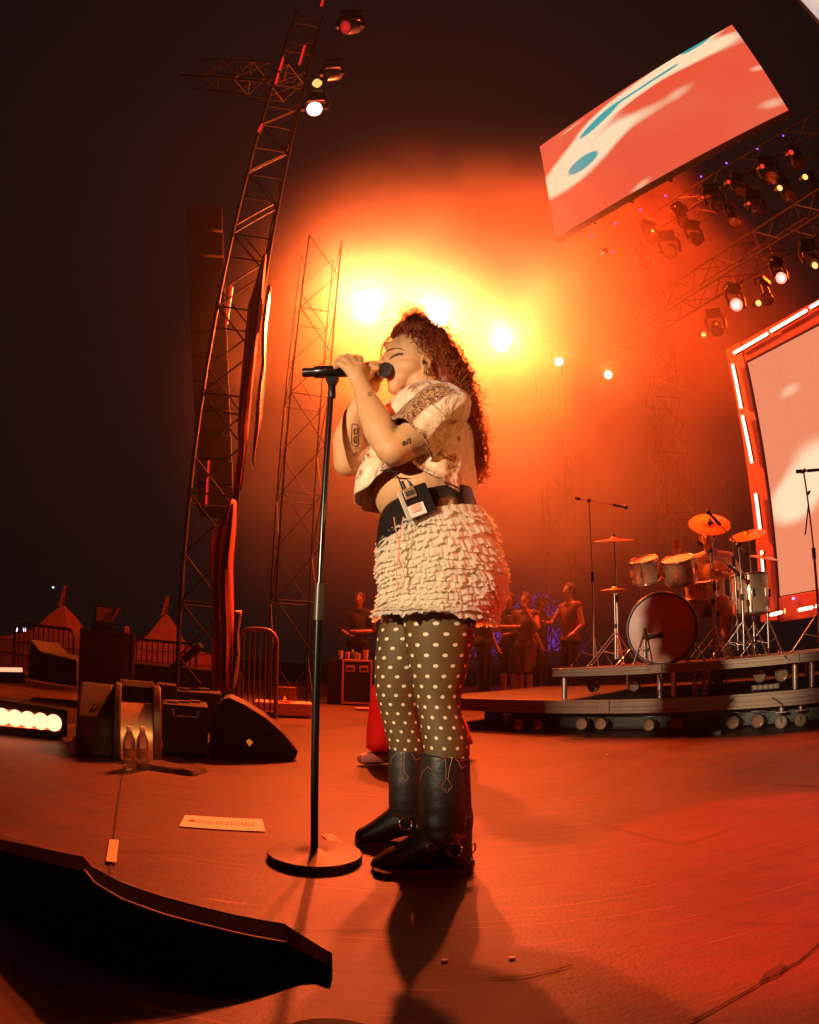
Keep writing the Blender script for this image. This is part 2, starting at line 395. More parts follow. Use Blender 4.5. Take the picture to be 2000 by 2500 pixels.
# ------------------------------------------------------------------ LED screens
def screen_material(name, seed, scale, bright, P):
    m = bpy.data.materials.new(name); m.use_nodes = True; nt = m.node_tree; nt.nodes.clear(); L = nt.links.new
    o = nt.nodes.new('ShaderNodeOutputMaterial'); e = nt.nodes.new('ShaderNodeEmission'); L(e.outputs[0], o.inputs[0]); e.inputs[1].default_value = bright
    tc = nt.nodes.new('ShaderNodeTexCoord')
    def blobs(lst, w, lo=.66, hi=1.30):
        """soft stretched blobs in UV space: (u, v, ru, rv, angle)"""
        acc = None
        for (u, v, ru, rv, an) in lst:
            mp = nt.nodes.new('ShaderNodeMapping'); mp.vector_type = 'TEXTURE'
            mp.inputs['Location'].default_value = (u, v, 0); mp.inputs['Rotation'].default_value = (0, 0, math.radians(an)); mp.inputs['Scale'].default_value = (ru, rv, 1)
            nz = nt.nodes.new('ShaderNodeTexNoise'); nz.inputs['Scale'].default_value = 2.6; nz.inputs['Detail'].default_value = 1
            sc = nt.nodes.new('ShaderNodeVectorMath'); sc.operation = 'SCALE'; sc.inputs['Scale'].default_value = w
            ad = nt.nodes.new('ShaderNodeVectorMath'); ad.operation = 'ADD'; sb = nt.nodes.new('ShaderNodeVectorMath'); sb.operation = 'SUBTRACT'; sb.inputs[1].default_value = (.5, .5, .5)
            L(tc.outputs['UV'], nz.inputs['Vector']); L(nz.outputs['Color'], sb.inputs[0]); L(sb.outputs[0], sc.inputs[0]); L(tc.outputs['UV'], ad.inputs[0]); L(sc.outputs[0], ad.inputs[1])
            L(ad.outputs[0], mp.inputs['Vector'])
            ln = nt.nodes.new('ShaderNodeVectorMath'); ln.operation = 'LENGTH'; L(mp.outputs[0], ln.inputs[0])
            mr = nt.nodes.new('ShaderNodeMapRange'); mr.interpolation_type = 'SMOOTHSTEP'; mr.inputs[1].default_value = 2.1; mr.inputs[2].default_value = 0.0; L(ln.outputs['Value'], mr.inputs[0])
            if acc is None: acc = mr.outputs[0]
            else:
                mm = nt.nodes.new('ShaderNodeMath'); mm.operation = 'ADD'; L(acc, mm.inputs[0]); L(mr.outputs[0], mm.inputs[1]); acc = mm.outputs[0]
        fr_ = nt.nodes.new('ShaderNodeMapRange'); fr_.interpolation_type = 'SMOOTHSTEP'; fr_.inputs[1].default_value = lo; fr_.inputs[2].default_value = hi; L(acc, fr_.inputs[0])
        return fr_.outputs[0]
    base = nt.nodes.new('ShaderNodeMixRGB'); nz = nt.nodes.new('ShaderNodeTexNoise'); nz.inputs['Scale'].default_value = 1.6
    L(tc.outputs['UV'], nz.inputs['Vector']); L(nz.outputs['Fac'], base.inputs[0])
    base.inputs[1].default_value = (*P['c1'], 1); base.inputs[2].default_value = (*P['c2'], 1)
    cur = base.outputs[0]
    for lst, col in ((P['cream'], P['cc']), (P['teal'], (0.05, 0.36, 0.38))):
        if not lst: continue
        mx = nt.nodes.new('ShaderNodeMixRGB'); L(blobs(lst, 0.05) if col is P['cc'] else blobs(lst, .04, .42, .62), mx.inputs[0]); L(cur, mx.inputs[1]); mx.inputs[2].default_value = (*col, 1); cur = mx.outputs[0]
    # dark seams between the cabinets of the screen
    bk = nt.nodes.new('ShaderNodeTexBrick'); bk.offset = 0; bk.inputs['Scale'].default_value = 1; bk.inputs['Brick Width'].default_value = 1/8; bk.inputs['Row Height'].default_value = 1/5
    bk.inputs['Mortar Size'].default_value = 0.0011; bk.inputs['Color1'].default_value = bk.inputs['Color2'].default_value = (1, 1, 1, 1); bk.inputs['Mortar'].default_value = (.90, .90, .90, 1)
    L(tc.outputs['UV'], bk.inputs['Vector']); ml = nt.nodes.new('ShaderNodeMixRGB'); ml.blend_type = 'MULTIPLY'; ml.inputs[0].default_value = 1; L(cur, ml.inputs[1]); L(bk.outputs['Color'], ml.inputs[2])
    L(ml.outputs[0], e.inputs[0])
    return m
def panel(name, quad, m, label, cat, thick=0.12):
    """quad: bottom-left, bottom-right, top-right, top-left; parts display and casing"""
    q = [Vector(p) for p in quad]; t = thing(name, q[0], label, cat)
    nrm = (q[1]-q[0]).cross(q[3]-q[0]).normalized()
    if nrm.dot(EYEV-q[0]) < 0: nrm = -nrm
    d = MB().add([p+nrm*0.012 for p in q], [[0, 1, 2, 3]], [[(0, 0), (1, 0), (1, 1), (0, 1)]]).build('display', m, t)
    # the casing: a shallow box behind, and a lattice of cabinets at the back
    c = sum(q, Vector())/4; e = [p+(p-c).normalized()*0.02 for p in q]
    cs = MB().prism(e, -nrm*thick)
    for i in range(1, 6):
        a, b = e[0].lerp(e[1], i/6), e[3].lerp(e[2], i/6); cs.bar(a-nrm*(thick+.03), b-nrm*(thick+.03), 0.05, 0.05, nrm)
    cs.build('casing', black, t)
    return t, q, nrm
def edge_quad(pl, pr, r1):
    """upright screen from its left and right edges in the picture, r1 = range of the left edge"""
    (a, b), (c_, d_) = pl, pr     # each bottom, top pixel
    A, B, C_, D_ = ray(*a), ray(*b), ray(*c_), ray(*d_)
    h = lambda v: math.hypot(v.x, v.y)
    zb, zt = EYE+A.z/h(A)*r1, EYE+B.z/h(B)*r1
    r2 = ((zb-EYE)/(C_.z/h(C_))+(zt-EYE)/(D_.z/h(D_)))/2
    L_ = Vector((A.x+B.x, A.y+B.y, 0)).normalized()*r1; R_ = Vector((C_.x+D_.x, C_.y+D_.y, 0)).normalized()*r2
    up = lambda v, z: Vector((v.x, v.y, z))
    return [up(L_, zb), up(R_, zb), up(R_, zt), up(L_, zt)]
CREAM = (1.0, 0.72, 0.45)
PS = dict(c1=(.85, .060, .024), c2=(.80, .15, .075), cc=CREAM,
          cream=[(.19, .735, .17, .055, 36), (.33, .85, .20, .085, 28), (.50, .905, .22, .05, 8), (.70, .90, .24, .06, 0), (.92, .84, .20, .085, -25), (.05, .47, .18, .12, 6), (.17, .52, .17, .13, 12), (.29, .60, .10, .075, 40),
                 (.435, .655, .09, .11, 20), (.66, .63, .13, .085, 12), (.17, .965, .10, .022, 8), (.96, .12, .06, .10, 50), (.80, 1.0, .25, .03, 0), (.99, .45, .04, .07, 40), (.40, .02, .08, .05, 30)],
          teal=[(.315, .845, .125, .036, 28), (.19, .525, .075, .062, 22), (.56, .91, .10, .012, 6), (.67, .915, .04, .010, 6), (.82, 1.0, .07, .03, 4)])
sq = edge_quad(((1362, 583), (1314, 359)), ((1925, 276), (1789, 56)), 8.0)
SCR, _, SN = panel('video_screen', sq, screen_material('screen_picture', 0, 1, 1.0, PS), 'tilted-looking rectangular video screen hung high above the riser, red with cream and teal swirls', 'video screen')
PS2 = dict(c1=(.9, .35, .3), c2=(.6, .8, .8), cc=CREAM, cream=[(.2, .3, .2, .3, 40)], teal=[(.15, .15, .1, .1, 0)])
sn = atr(1953, -2, 9.5); e1 = atr(2003, 62, 9.5)
dirx = (sq[1]-sq[0]).normalized()
panel('video_screen', [sn+Vector((0, 0, -.9)), e1+dirx*1.5+Vector((0,0,-1.3)), e1+dirx*1.5+Vector((0, 0, 1.5)), sn+Vector((0, 0, 1.4))],
      screen_material('screen_picture_2', 3, 1, 0.9, PS2), 'pale red and aqua video screen cut off by the top right corner of the photo', 'video screen')
# centre LED wall behind the drum riser
WP = Vector((4.61, 6.54, 0)); WD = Vector((0.37, -0.93, 0)).normalized(); WN = Vector((WD.y, -WD.x, 0))
if WN.dot(EYEV-WP) < 0: WN = -WN
def onw(px, py, off=0.0): return onplane(px, py, WP+WN*off, WN)
zb, zt = onw(1907, 1455).z, onw(1826, 887).z
wb = WP.copy(); wb.z = zb; wl = 4.2
wq = [wb, wb+WD*wl, wb+WD*wl+Vector((0, 0, zt-zb)), wb+Vector((0, 0, zt-zb))]
PW = dict(c1=(.86, .27, .13), c2=(.80, .22, .12), cc=CREAM,
          cream=[(.05, .33, .10, .09, 10), (.14, .40, .10, .09, 20), (.14, .80, .07, .045, 10), (.26, .50, .1, .2, 60)], teal=[])
WALL, _, _ = panel('video_wall', wq, screen_material('wall_picture', 5, 1, 1.05, PW), 'big upright video wall behind the drum riser at the right edge, salmon with cream patches', 'video wall')
# its frame, the tubes' red light put into its colour
fr = MB(); fw = 0.34
fr.bar(wq[0]-WD*fw/2+Vector((0, 0, -.3)), wq[3]-WD*fw/2+Vector((0, 0, fw)), fw-.05, 0.10, WN)
fr.bar(wq[3]+Vector((0, 0, fw/2)), wq[2]+Vector((0, 0, fw/2)), 0.1, fw-.03, Vector((0,0,1)))
fr.bar(wq[0]+Vector((0, 0, -fw/2)), wq[1]+Vector((0, 0, -fw/2)), 0.1, fw-.03, Vector((0,0,1)))
fr.build('frame', mat('wall_frame', (0.42, 0.10, 0.07), 0.6, vary=.2), WALL, bevel=.01)
tube_glow = glow('tube_glow', (1.0, 0.34, 0.22), 7)
def led_tube(a, b, label, r=0.022):
    p, q = onw(*a, 0.16), onw(*b, 0.16); t = thing('light_tube', p, label, 'light tube', 'glowing light tubes round the video wall')
    MB().caps(p, q, r, r, 10).build('tube', tube_glow, t, True)
    d = (q-p).normalized(); bk = MB(); bk.bar(p-WN*.03, q-WN*.03, 0.05, 0.03, WN); bk.build('housing', black, t)
tubes = [((1793, 861), (1873, 815), 'first light tube of the top row, nearest the wall corner'), ((1883, 808), (1968, 758), 'second light tube of the top row above the video wall'),
         ((1979, 750), (2060, 704), 'light tube of the top row cut by the photo edge'),
         ((1789, 892), (1809, 994), 'topmost upright light tube left of the video wall'), ((1813, 1017), (1835, 1127), 'second upright light tube from the top left of the video wall'),
         ((1845, 1208), (1857, 1306), 'third upright light tube from the top, below the gap in the row'), ((1860, 1348), (1867, 1452), 'long lowest upright light tube beside the cymbals'),
         ((1869, 1460), (1871, 1472), 'very short stub tube under the upright row'),
         ((1883, 1501), (1907, 1495), 'first low light tube under the wall corner'), ((1952, 1489), (1982, 1483), 'second low light tube under the video wall'), ((1994, 1480), (2050, 1468), 'low light tube under the wall cut by the photo edge')]
for a, b, l in tubes: led_tube(a, b, l)

# ------------------------------------------------------------------ roof trusses and side tower
def pz(px, py, z): return atz(px, py, z)
a, b = pz(1600, 770, 6.6), pz(1990, 525, 6.6); d = (b-a).normalized()
dkm = mat('truss_dark', (.04, .035, .033), .6, .2, vary=.3)
truss('roof_truss', a-d*1.0, b+d*3.5, 0.42, 0.45, 'lower lighting truss running up to the right edge under the dark lamps', r=.018, m=dkm, group='lighting trusses of the roof')
a, b = pz(1480, 640, 8.2), pz(1960, 345, 8.2); d = (b-a).normalized()
truss('roof_truss', a-d*1.5, b+d*4, 0.42, 0.5, 'upper lighting truss just under the hanging video screen', r=.014, m=dkm, group='lighting trusses of the roof')
a, b = BACKP[0], BACKP[4]; d = (b-a).normalized()
truss('back_truss', a-d*.6+Vector((0, .5, .75)), b+d*3+Vector((0, .5, .75)), 0.36, 0.6, 'rear truss in the orange haze carrying the blinding lamps', r=.018, m=dkm, group='lighting trusses of the roof')
# side tower of scaffolding
TA = math.radians(-20.3); TR = 6.6
tw = Vector((math.sin(TA)*TR, math.cos(TA)*TR, 0)); perp = Vector((math.cos(TA), -math.sin(TA), 0))
truss('tower_truss', tw+perp*0.15+Vector((0, 0, 0)), tw+perp*.15+Vector((0, 0, 12)), 0.52, 0.55, 'tall scaffold tower rising from the floor left of the mic stand', 'tower', r=.022, m=mat('tower_paint', (.005,.0045,.0045), .7, .0, vary=.3), up=perp)
truss('tower_truss', tw+perp*0.95+Vector((0, .9, 0)), tw+perp*.95+Vector((0, .9, 6.6)), 0.5, 0.6, 'thinner scaffold tower just right of the tall one, reddened by haze', 'tower', r=.013, m=MATS['tower_paint'], up=perp)
truss('roof_truss', tw+perp*.1+Vector((0, 0, 9.6)), tw+perp*(-2.6)+Vector((0, 2, 12)), 0.5, 0.6, 'truss sloping off the tower head in the dark upper left', r=.018, m=dkm, group='lighting trusses of the roof')
truss('back_tower', at(1370, 1600, 10.5)*1.0, at(1338, 900, 10.5), 0.45, 0.5, 'faint scaffold leg in orange haze left of the drums', 'tower', r=.012, m=dkm)
truss('back_tower', at(1660, 1560, 9.5), at(1600, 860, 9.5), 0.5, 0.5, 'faint scaffold leg in red haze right behind the drum kit', 'tower', r=.012, m=dkm)
# cloth on the tower
redcloth = mat('red_lit_cloth', (0.30, 0.05, 0.035), 0.8, vary=0.25, vscale=3)
def cloth(name, px, Y, m, label, cat, amp=0.03, thick=0.004):
    """a hanging strip: px = list of (left px, right px) rows from the top down"""
    rows = []
    for (l, r_) in px: rows.append([Vector(at(*l, Y)).lerp(at(*r_, Y), k/10) for k in range(11)])
    R2 = []
    for j in range(len(rows)-1):
        for s_ in range(4): R2.append([rows[j][k].lerp(rows[j+1][k], s_/4) for k in range(11)])
    R2.append(rows[-1])
    for j, r_ in enumerate(R2):
        for k, p in enumerate(r_): p.y += amp*math.sin(k*1.9+j*.15)+amp*.4*math.sin(k*.7+j*.6)
    o = MB().loft(R2, False, False, close=False).build(name, m, None, True, loc=R2[0][0]); s_ = o.modifiers.new('t', 'SOLIDIFY'); s_.thickness = thick
    return tag(o, label, cat)
cloth('cloth_banner', [((644, 618), (650, 622)), ((605, 745), (638, 760)), ((595, 860), (622, 880)), ((580, 1017), (604, 1050)), ((582, 1100), (600, 1120)), ((572, 1180), (590, 1200))], 5.7, redcloth, 'narrow red cloth strip hanging high on the scaffold tower', 'banner')
cloth('cloth_banner', [((566, 1222), (576, 1222)), ((512, 1310), (572, 1310)), ((508, 1388), (566, 1395)), ((516, 1500), (566, 1500)), ((518, 1600), (566, 1600)), ((520, 1690), (566, 1690))], 5.5, redcloth, 'wide glowing red cloth wrapped round the foot of the tower', 'banner', 0.06)
foilm = mat('crinkled_film', (0.30, 0.20, 0.17), 0.30, 0.5, vary=.3, vscale=20, bump=.6, bscale=25)
cloth('film_strip', [((652, 700), (662, 700)), ((640, 790), (650, 795)), ((640, 880), (648, 900)), ((628, 960), (640, 980)), ((624, 1040), (634, 1060)), ((618, 1130), (622, 1140))], 5.75, foilm, 'crinkled shiny film strip catching white light on the tower', 'film strip', 0.04)
cloth('film_strip', [((572, 1490), (590, 1490)), ((572, 1540), (582, 1540)), ((568, 1600), (584, 1600)), ((566, 1680), (572, 1680))], 5.45, foilm, 'crinkled orange film edge beside the low red cloth', 'film strip', 0.03)
scrim = mat('dark_scrim', (0.014, 0.010, 0.010), 0.85, vary=0.5, vscale=3)
t = thing('speaker_array', at(500, 1230, 7.4), 'tall dark hanging column of speaker cabinets left of the scaffold tower', 'speaker array')
for k in range(12):
    y0, y1 = 500+k*62, 556+k*62
    x0 = 455+ (k*2.5); 
    p = [at(x0, y1, 7.4), at(x0+88, y1+6, 7.6), at(x0+88, y0+6, 7.6), at(x0, y0, 7.4)]
    c_ = MB().prism(p, Vector((-.15, .55, 0))).build('cabinet', scrim, t, bevel=.01)
# lit thin tubes on the tower side
rtube = glow('red_tube_glow', (1.0, 0.02, 0.015), 0.9)
for a, b, l in [((510, 1125), (503, 1235), 'thin red light tube standing lowest left of the tower'), ((565, 697), (552, 790), 'thin dim red light tube halfway up the tower'),
                ((744, 112), (731, 157), 'short thick red light tube high beside the dark truss'), ((692, 141), (683, 170), 'upper dash of the broken red tube row'), ((680, 180), (673, 204), 'lower dash of the broken red tube row'),
                ((639, 304), (631, 321), 'small lone red dash below the broken row'), ((790, -4), (784, 14), 'red dash cut by the top edge of the photo')]:
    p, q = atr(*a, 8.0), atr(*b, 8.0); t = thing('light_tube', p, l, 'light tube', 'thin red light tubes up the tower')
    MB().caps(p, q, .012, .012, 8).build('tube', rtube, t, True); MB().bar(p+Vector((0, .03, 0)), q+Vector((0, .03, 0)), .03, .02, (0, 1, 0)).build('housing', black, t)
# ------------------------------------------------------------------ the singer
def P(x, y, Y, r=None):
    return at(x, y, Y) if r is None else (at(x, y, Y), rad(x, y, Y, r))
def ellpx(mb, x, y, Y, rx, ry, rz, M=None):
    k = rad(x, y, Y, 1.0); mb.ell(at(x, y, Y), (rx*k, ry*k, rz*k), M, 28, 18)
def rings_px(rows, n=48):
    """rows: (left px, right px, Y centre, depth half-width in m)"""
    out = []
    for (L_, R_, Y, b) in rows:
        l, r_ = at(*L_, Y), at(*R_, Y); c = (l+r_)/2; a = (r_-l)/2; bv = Vector((0, b, 0))
        out.append([c+a*math.cos(2*PI*i/n)+bv*math.sin(2*PI*i/n) for i in range(n)])
    return out
def lerp_rows(rows, k):
    out = []
    for (a, b) in zip(rows, rows[1:]):
        for i in range(k):
            t = i/k
            out.append(((a[0][0]*(1-t)+b[0][0]*t, a[0][1]*(1-t)+b[0][1]*t), (a[1][0]*(1-t)+b[1][0]*t, a[1][1]*(1-t)+b[1][1]*t), a[2]*(1-t)+b[2]*t, a[3]*(1-t)+b[3]*t))
    out.append(rows[-1]); return out
def smooth_rows(rows, k=4):
    """Catmull-Rom through the rows"""
    F_ = [[r[0][0], r[0][1], r[1][0], r[1][1], r[2], r[3]] for r in rows]; out = []
    for i in range(len(F_)-1):
        p0, p1, p2, p3 = F_[max(0, i-1)], F_[i], F_[i+1], F_[min(len(F_)-1, i+2)]
        for j in range(k):
            t = j/k; q = [.5*(2*b+(c-a)*t+(2*a-5*b+4*c-d)*t*t+(-a+3*b-3*c+d)*t**3) for a, b, c, d in zip(p0, p1, p2, p3)]
            out.append(((q[0], q[1]), (q[2], q[3]), q[4], q[5]))
    out.append(rows[-1]); return out

skin = mat('skin', (0.66, 0.35, 0.16), 0.56, vary=0.10, vscale=20, bump=0.12, bscale=220, ssub=0.15)
NEAR, FAR = 1.78, 1.98
sb = MB()
# trunk
ellpx(sb, 1050, 1075, 1.87, 88, 130, 120)
ellpx(sb, 975, 1085, 1.79, 48, 52, 52); ellpx(sb, 970, 1085, 1.95, 48, 52, 52)
ellpx(sb, 1035, 1200, 1.87, 112, 125, 95); ellpx(sb, 985, 1205, 1.87, 72, 100, 75)
ellpx(sb, 1065, 1310, 1.88, 112, 140, 110)
ellpx(sb, 1105, 1390, 1.85, 85, 120, 85)
sb.chain([P(1062, 1000, 1.87, 74), P(1040, 960, 1.86, 44), P(1022, 915, 1.86, 42)], 20)
sb.chain([P(1072, 1002, 1.72, 48), P(1055, 985, 1.87, 56), P(1045, 1000, 2.02, 46)], 20)
# near (left) arm
sb.chain([P(1072, 1005, 1.72, 48), P(1012, 1070, 1.69, 47), P(962, 1100, 1.66, 40), P(952, 1096, 1.66, 37)], 20)
sb.chain([P(956, 1098, 1.66, 37), P(930, 1052, 1.68, 42), P(908, 1005, 1.72, 35), P(889, 962, 1.755, 25), P(879, 935, 1.775, 23)], 20)
# far (right) arm
sb.chain([P(960, 1035, 2.02, 42), P(900, 1095, 1.99, 38), P(850, 1130, 1.95, 34)], 20)
sb.chain([P(848, 1130, 1.95, 34), P(850, 1075, 1.93, 38), P(868, 1020, 1.90, 32), P(892, 965, 1.87, 23), P(908, 938, 1.86, 22)], 20)
# near hand: palm and five fingers over the microphone (axis at Y 1.82)
sb.chain([P(879, 938, 1.775, 22), P(872, 910, 1.778, 22)], 14); sb.chain([P(884, 930, 1.785, 17), P(880, 898, 1.782, 17)], 14); sb.chain([P(868, 930, 1.772, 16), P(858, 903, 1.768, 15)], 14)
FN = [[(879, 896, 1.785, 11), (879, 878, 1.793, 10.5), (868, 873, 1.822, 9.5), (862, 884, 1.846, 8.5)],
      [(868, 895, 1.776, 11), (861, 877, 1.782, 10.5), (848, 871, 1.806, 9.5), (838, 880, 1.838, 8.5)],
      [(858, 899, 1.770, 10.5), (848, 883, 1.772, 10), (833, 875, 1.790, 9.2), (823, 884, 1.818, 8.2)],
      [(852, 908, 1.767, 9.5), (842, 896, 1.764, 9), (829, 888, 1.772, 8.2), (820, 896, 1.790, 7.5)],
      [(888, 925, 1.790, 13), (903, 914, 1.798, 11), (909, 900, 1.812, 9.5)]]
for f_ in FN: sb.chain([P(*q) for q in f_], 12)
# far hand near the grille
sb.chain([P(908, 942, 1.86, 21), P(908, 918, 1.852, 18)], 14); sb.chain([P(912, 930, 1.855, 18), P(916, 912, 1.848, 13)], 12)
for i, (x, dy) in enumerate([(892, 2), (903, 0), (913, -2), (923, 1)]):
    sb.chain([P(x+4, 916+dy, 1.858, 9), P(x+2, 896+dy, 1.850, 8.6), P(x, 889+dy, 1.825, 8), P(x-1, 899+dy, 1.797, 7.2)], 10)
sb.chain([P(918, 934, 1.85, 10), P(930, 925, 1.835, 8.5), P(934, 914, 1.825, 7.5)], 10)
# head
HY = 1.86
ellpx(sb, 1022, 862, HY, 70, 60, 72); ellpx(sb, 984, 868, HY, 42, 48, 52)
ellpx(sb, 985, 905, HY, 40, 44, 42); ellpx(sb, 978, 888, HY-.020, 32, 24, 32); ellpx(sb, 978, 888, HY+.020, 32, 24, 32)
ellpx(sb, 1004, 908, HY, 46, 52, 38); ellpx(sb, 985, 926, HY, 32, 36, 28)
ellpx(sb, 968, 946, HY, 21, 22, 20); ellpx(sb, 962, 930, HY, 16, 20, 16)
sb.chain([P(952, 850, HY, 9), P(944, 870, HY, 9.5), P(935, 884, HY, 10)], 12); ellpx(sb, 944, 888, HY-.012, 9, 7, 7); ellpx(sb, 944, 888, HY+.012, 9, 7, 7)
ellpx(sb, 951, 904, HY, 11, 20, 6); ellpx(sb, 953, 921, HY, 12, 18, 8)
sb.chain([P(951, 845, HY-.03, 9), P(946, 842, HY, 10), P(951, 845, HY+.03, 9)], 10)
ellpx(sb, 963, 864, HY-.030, 13, 13, 11); ellpx(sb, 963, 864, HY+.030, 13, 13, 11)
sb.torus(P(1040, 886, HY-.076), Vector((.35, -1, 0)), .015, .0055, 18, 8, 1.45)
ellpx(sb, 1038, 890, HY-.072, 9, 6, 13); ellpx(sb, 1036, 906, HY-.072, 7, 7, 7)
# legs inside the tights
def leg_rows(near):
    if near:
        R_ = [(1430, 985, 1186, 1.80), (1490, 983, 1166, 1.80), (1560, 988, 1157, 1.795), (1640, 1000, 1141, 1.79), (1690, 1010, 1128, 1.785), (1735, 1020, 1127, 1.78), (1790, 1029, 1142, 1.775), (1835, 1034, 1147, 1.77), (1890, 1040, 1140, 1.765), (1960, 1052, 1125, 1.76), (2030, 1060, 1120, 1.755)]
    else:
        R_ = [(1430, 936, 1110, 1.97), (1490, 935, 1085, 1.97), (1560, 920, 1070, 1.975), (1630, 914, 1052, 1.98), (1690, 917, 1036, 1.985), (1740, 929, 1030, 1.99), (1790, 941, 1036, 1.995), (1835, 952, 1042, 2.0), (1890, 962, 1032, 2.0), (1960, 978, 1020, 2.0)]
    return [((l, y), (r_, y), Y, rad((l+r_)/2, y, Y, (r_-l)/2*.93)) for y, l, r_, Y in R_]
for near in (1, 0):
    rows = leg_rows(near)
    sb.chain([(P((a[0]+b[0])/2, a[1], Y), (at(*b, Y)-at(*a, Y)).length/2*.84) for a, b, Y, d in rows[::1]], 20)
BASE = Vector((0.02, 1.86, 0))
singer = sb.solid('person', skin, None, voxel=0.0042, smooth=6, loc=BASE)
tag(singer, 'curly-haired singer gripping the microphone, in cream shirt, ruffled skirt and dotted tights', 'person')
bvh_cache = {}
def bvh(o):
    if o.name not in bvh_cache:
        off = woff(o); bvh_cache[o.name] = BVHTree.FromPolygons([v.co+off for v in o.data.vertices], [list(p.vertices) for p in o.data.polygons])
    return bvh_cache[o.name]
def on(o, px, py, out=0.0015):
    d = ray(px, py); h = bvh(o).ray_cast(EYEV, d)
    return (h[0]-d*out) if h[0] is not None else None
def stroke(mb, o, pts, r=0.0015, out=0.0008, closed=False, n=6, step=3.0):
    """a fine line that follows the surface of o"""
    if closed: pts = pts+[pts[0]]
    Q = []
    for a, b in zip(pts, pts[1:]):
        k = max(1, int(math.hypot(b[0]-a[0], b[1]-a[1])/step))
        for i in range(k): Q.append(on(o, a[0]+(b[0]-a[0])*i/k, a[1]+(b[1]-a[1])*i/k, out))
    Q.append(on(o, *pts[-1], out)); Q = [q for q in Q if q is not None]
    if len(Q) > 1: mb.tube(Q, r, n)
# face: brow, closed lids, lips
dark = mat('dark_brown_hair', (0.15, 0.055, 0.03), 0.6)
fb = MB(); stroke(fb, singer, [(946, 857), (954, 853), (962, 851)], .0026); stroke(fb, singer, [(960, 851), (972, 850), (980, 852)], .0019); stroke(fb, singer, [(978, 851), (989, 856)], .0010); fb.build('eyebrow', dark, singer, True)
fb = MB(); stroke(fb, singer, [(952, 878), (957, 873), (966, 868)], .0020); stroke(fb, singer, [(964, 869), (974, 865), (984, 865)], .0026); stroke(fb, singer, [(953, 873), (962, 866), (974, 862), (984, 863)], .0014); fb.build('eyelashes', dark, singer, True)
lip = mat('lips', (0.38, 0.10, 0.08), 0.35)
fb = MB(); stroke(fb, singer, [(944, 903), (954, 905), (962, 911)], .0034); stroke(fb, singer, [(946, 922), (955, 921), (962, 913)], .0038); fb.build('lips', lip, singer, True)
ink = mat('tattoo_ink', (0.07, 0.035, 0.03), 0.6)
def tat(*lst):
    t_ = MB()
    for pts, r_, cl in lst: stroke(t_, singer, pts, r_, .0003, cl)
    t_.build('tattoo', ink, singer, True)
tb = MB()
stroke(tb, singer, [(860, 1035), (872, 1036), (876, 1045), (876, 1084), (872, 1090), (861, 1088), (858, 1080), (859, 1045)], .0012, .0003, True)
stroke(tb, singer, [(864, 1048), (872, 1046), (872, 1058), (865, 1060)], .0018, .0003, True); stroke(tb, singer, [(864, 1068), (871, 1066), (872, 1080), (865, 1080)], .0022, .0003, True)
tb.build('tattoo', ink, singer, True)
tat(([(863, 1108), (872, 1105), (870, 1112), (864, 1114)], .0012, True))
tb = MB()
for a in range(8):
    x, y = 903+6*math.cos(a*PI/4), 962+6*math.sin(a*PI/4); stroke(tb, singer, [(903+2.5*math.cos(a*PI/4), 962+2.5*math.sin(a*PI/4)), (x, y)], .0011, .0003)
tb.build('tattoo', ink, singer, True)
tat(([(983, 1081), (989, 1077), (990, 1083), (984, 1087)], .0024, True)); tat(([(994, 1085), (995, 1074), (1001, 1070), (1002, 1078), (999, 1083)], .0015, False))

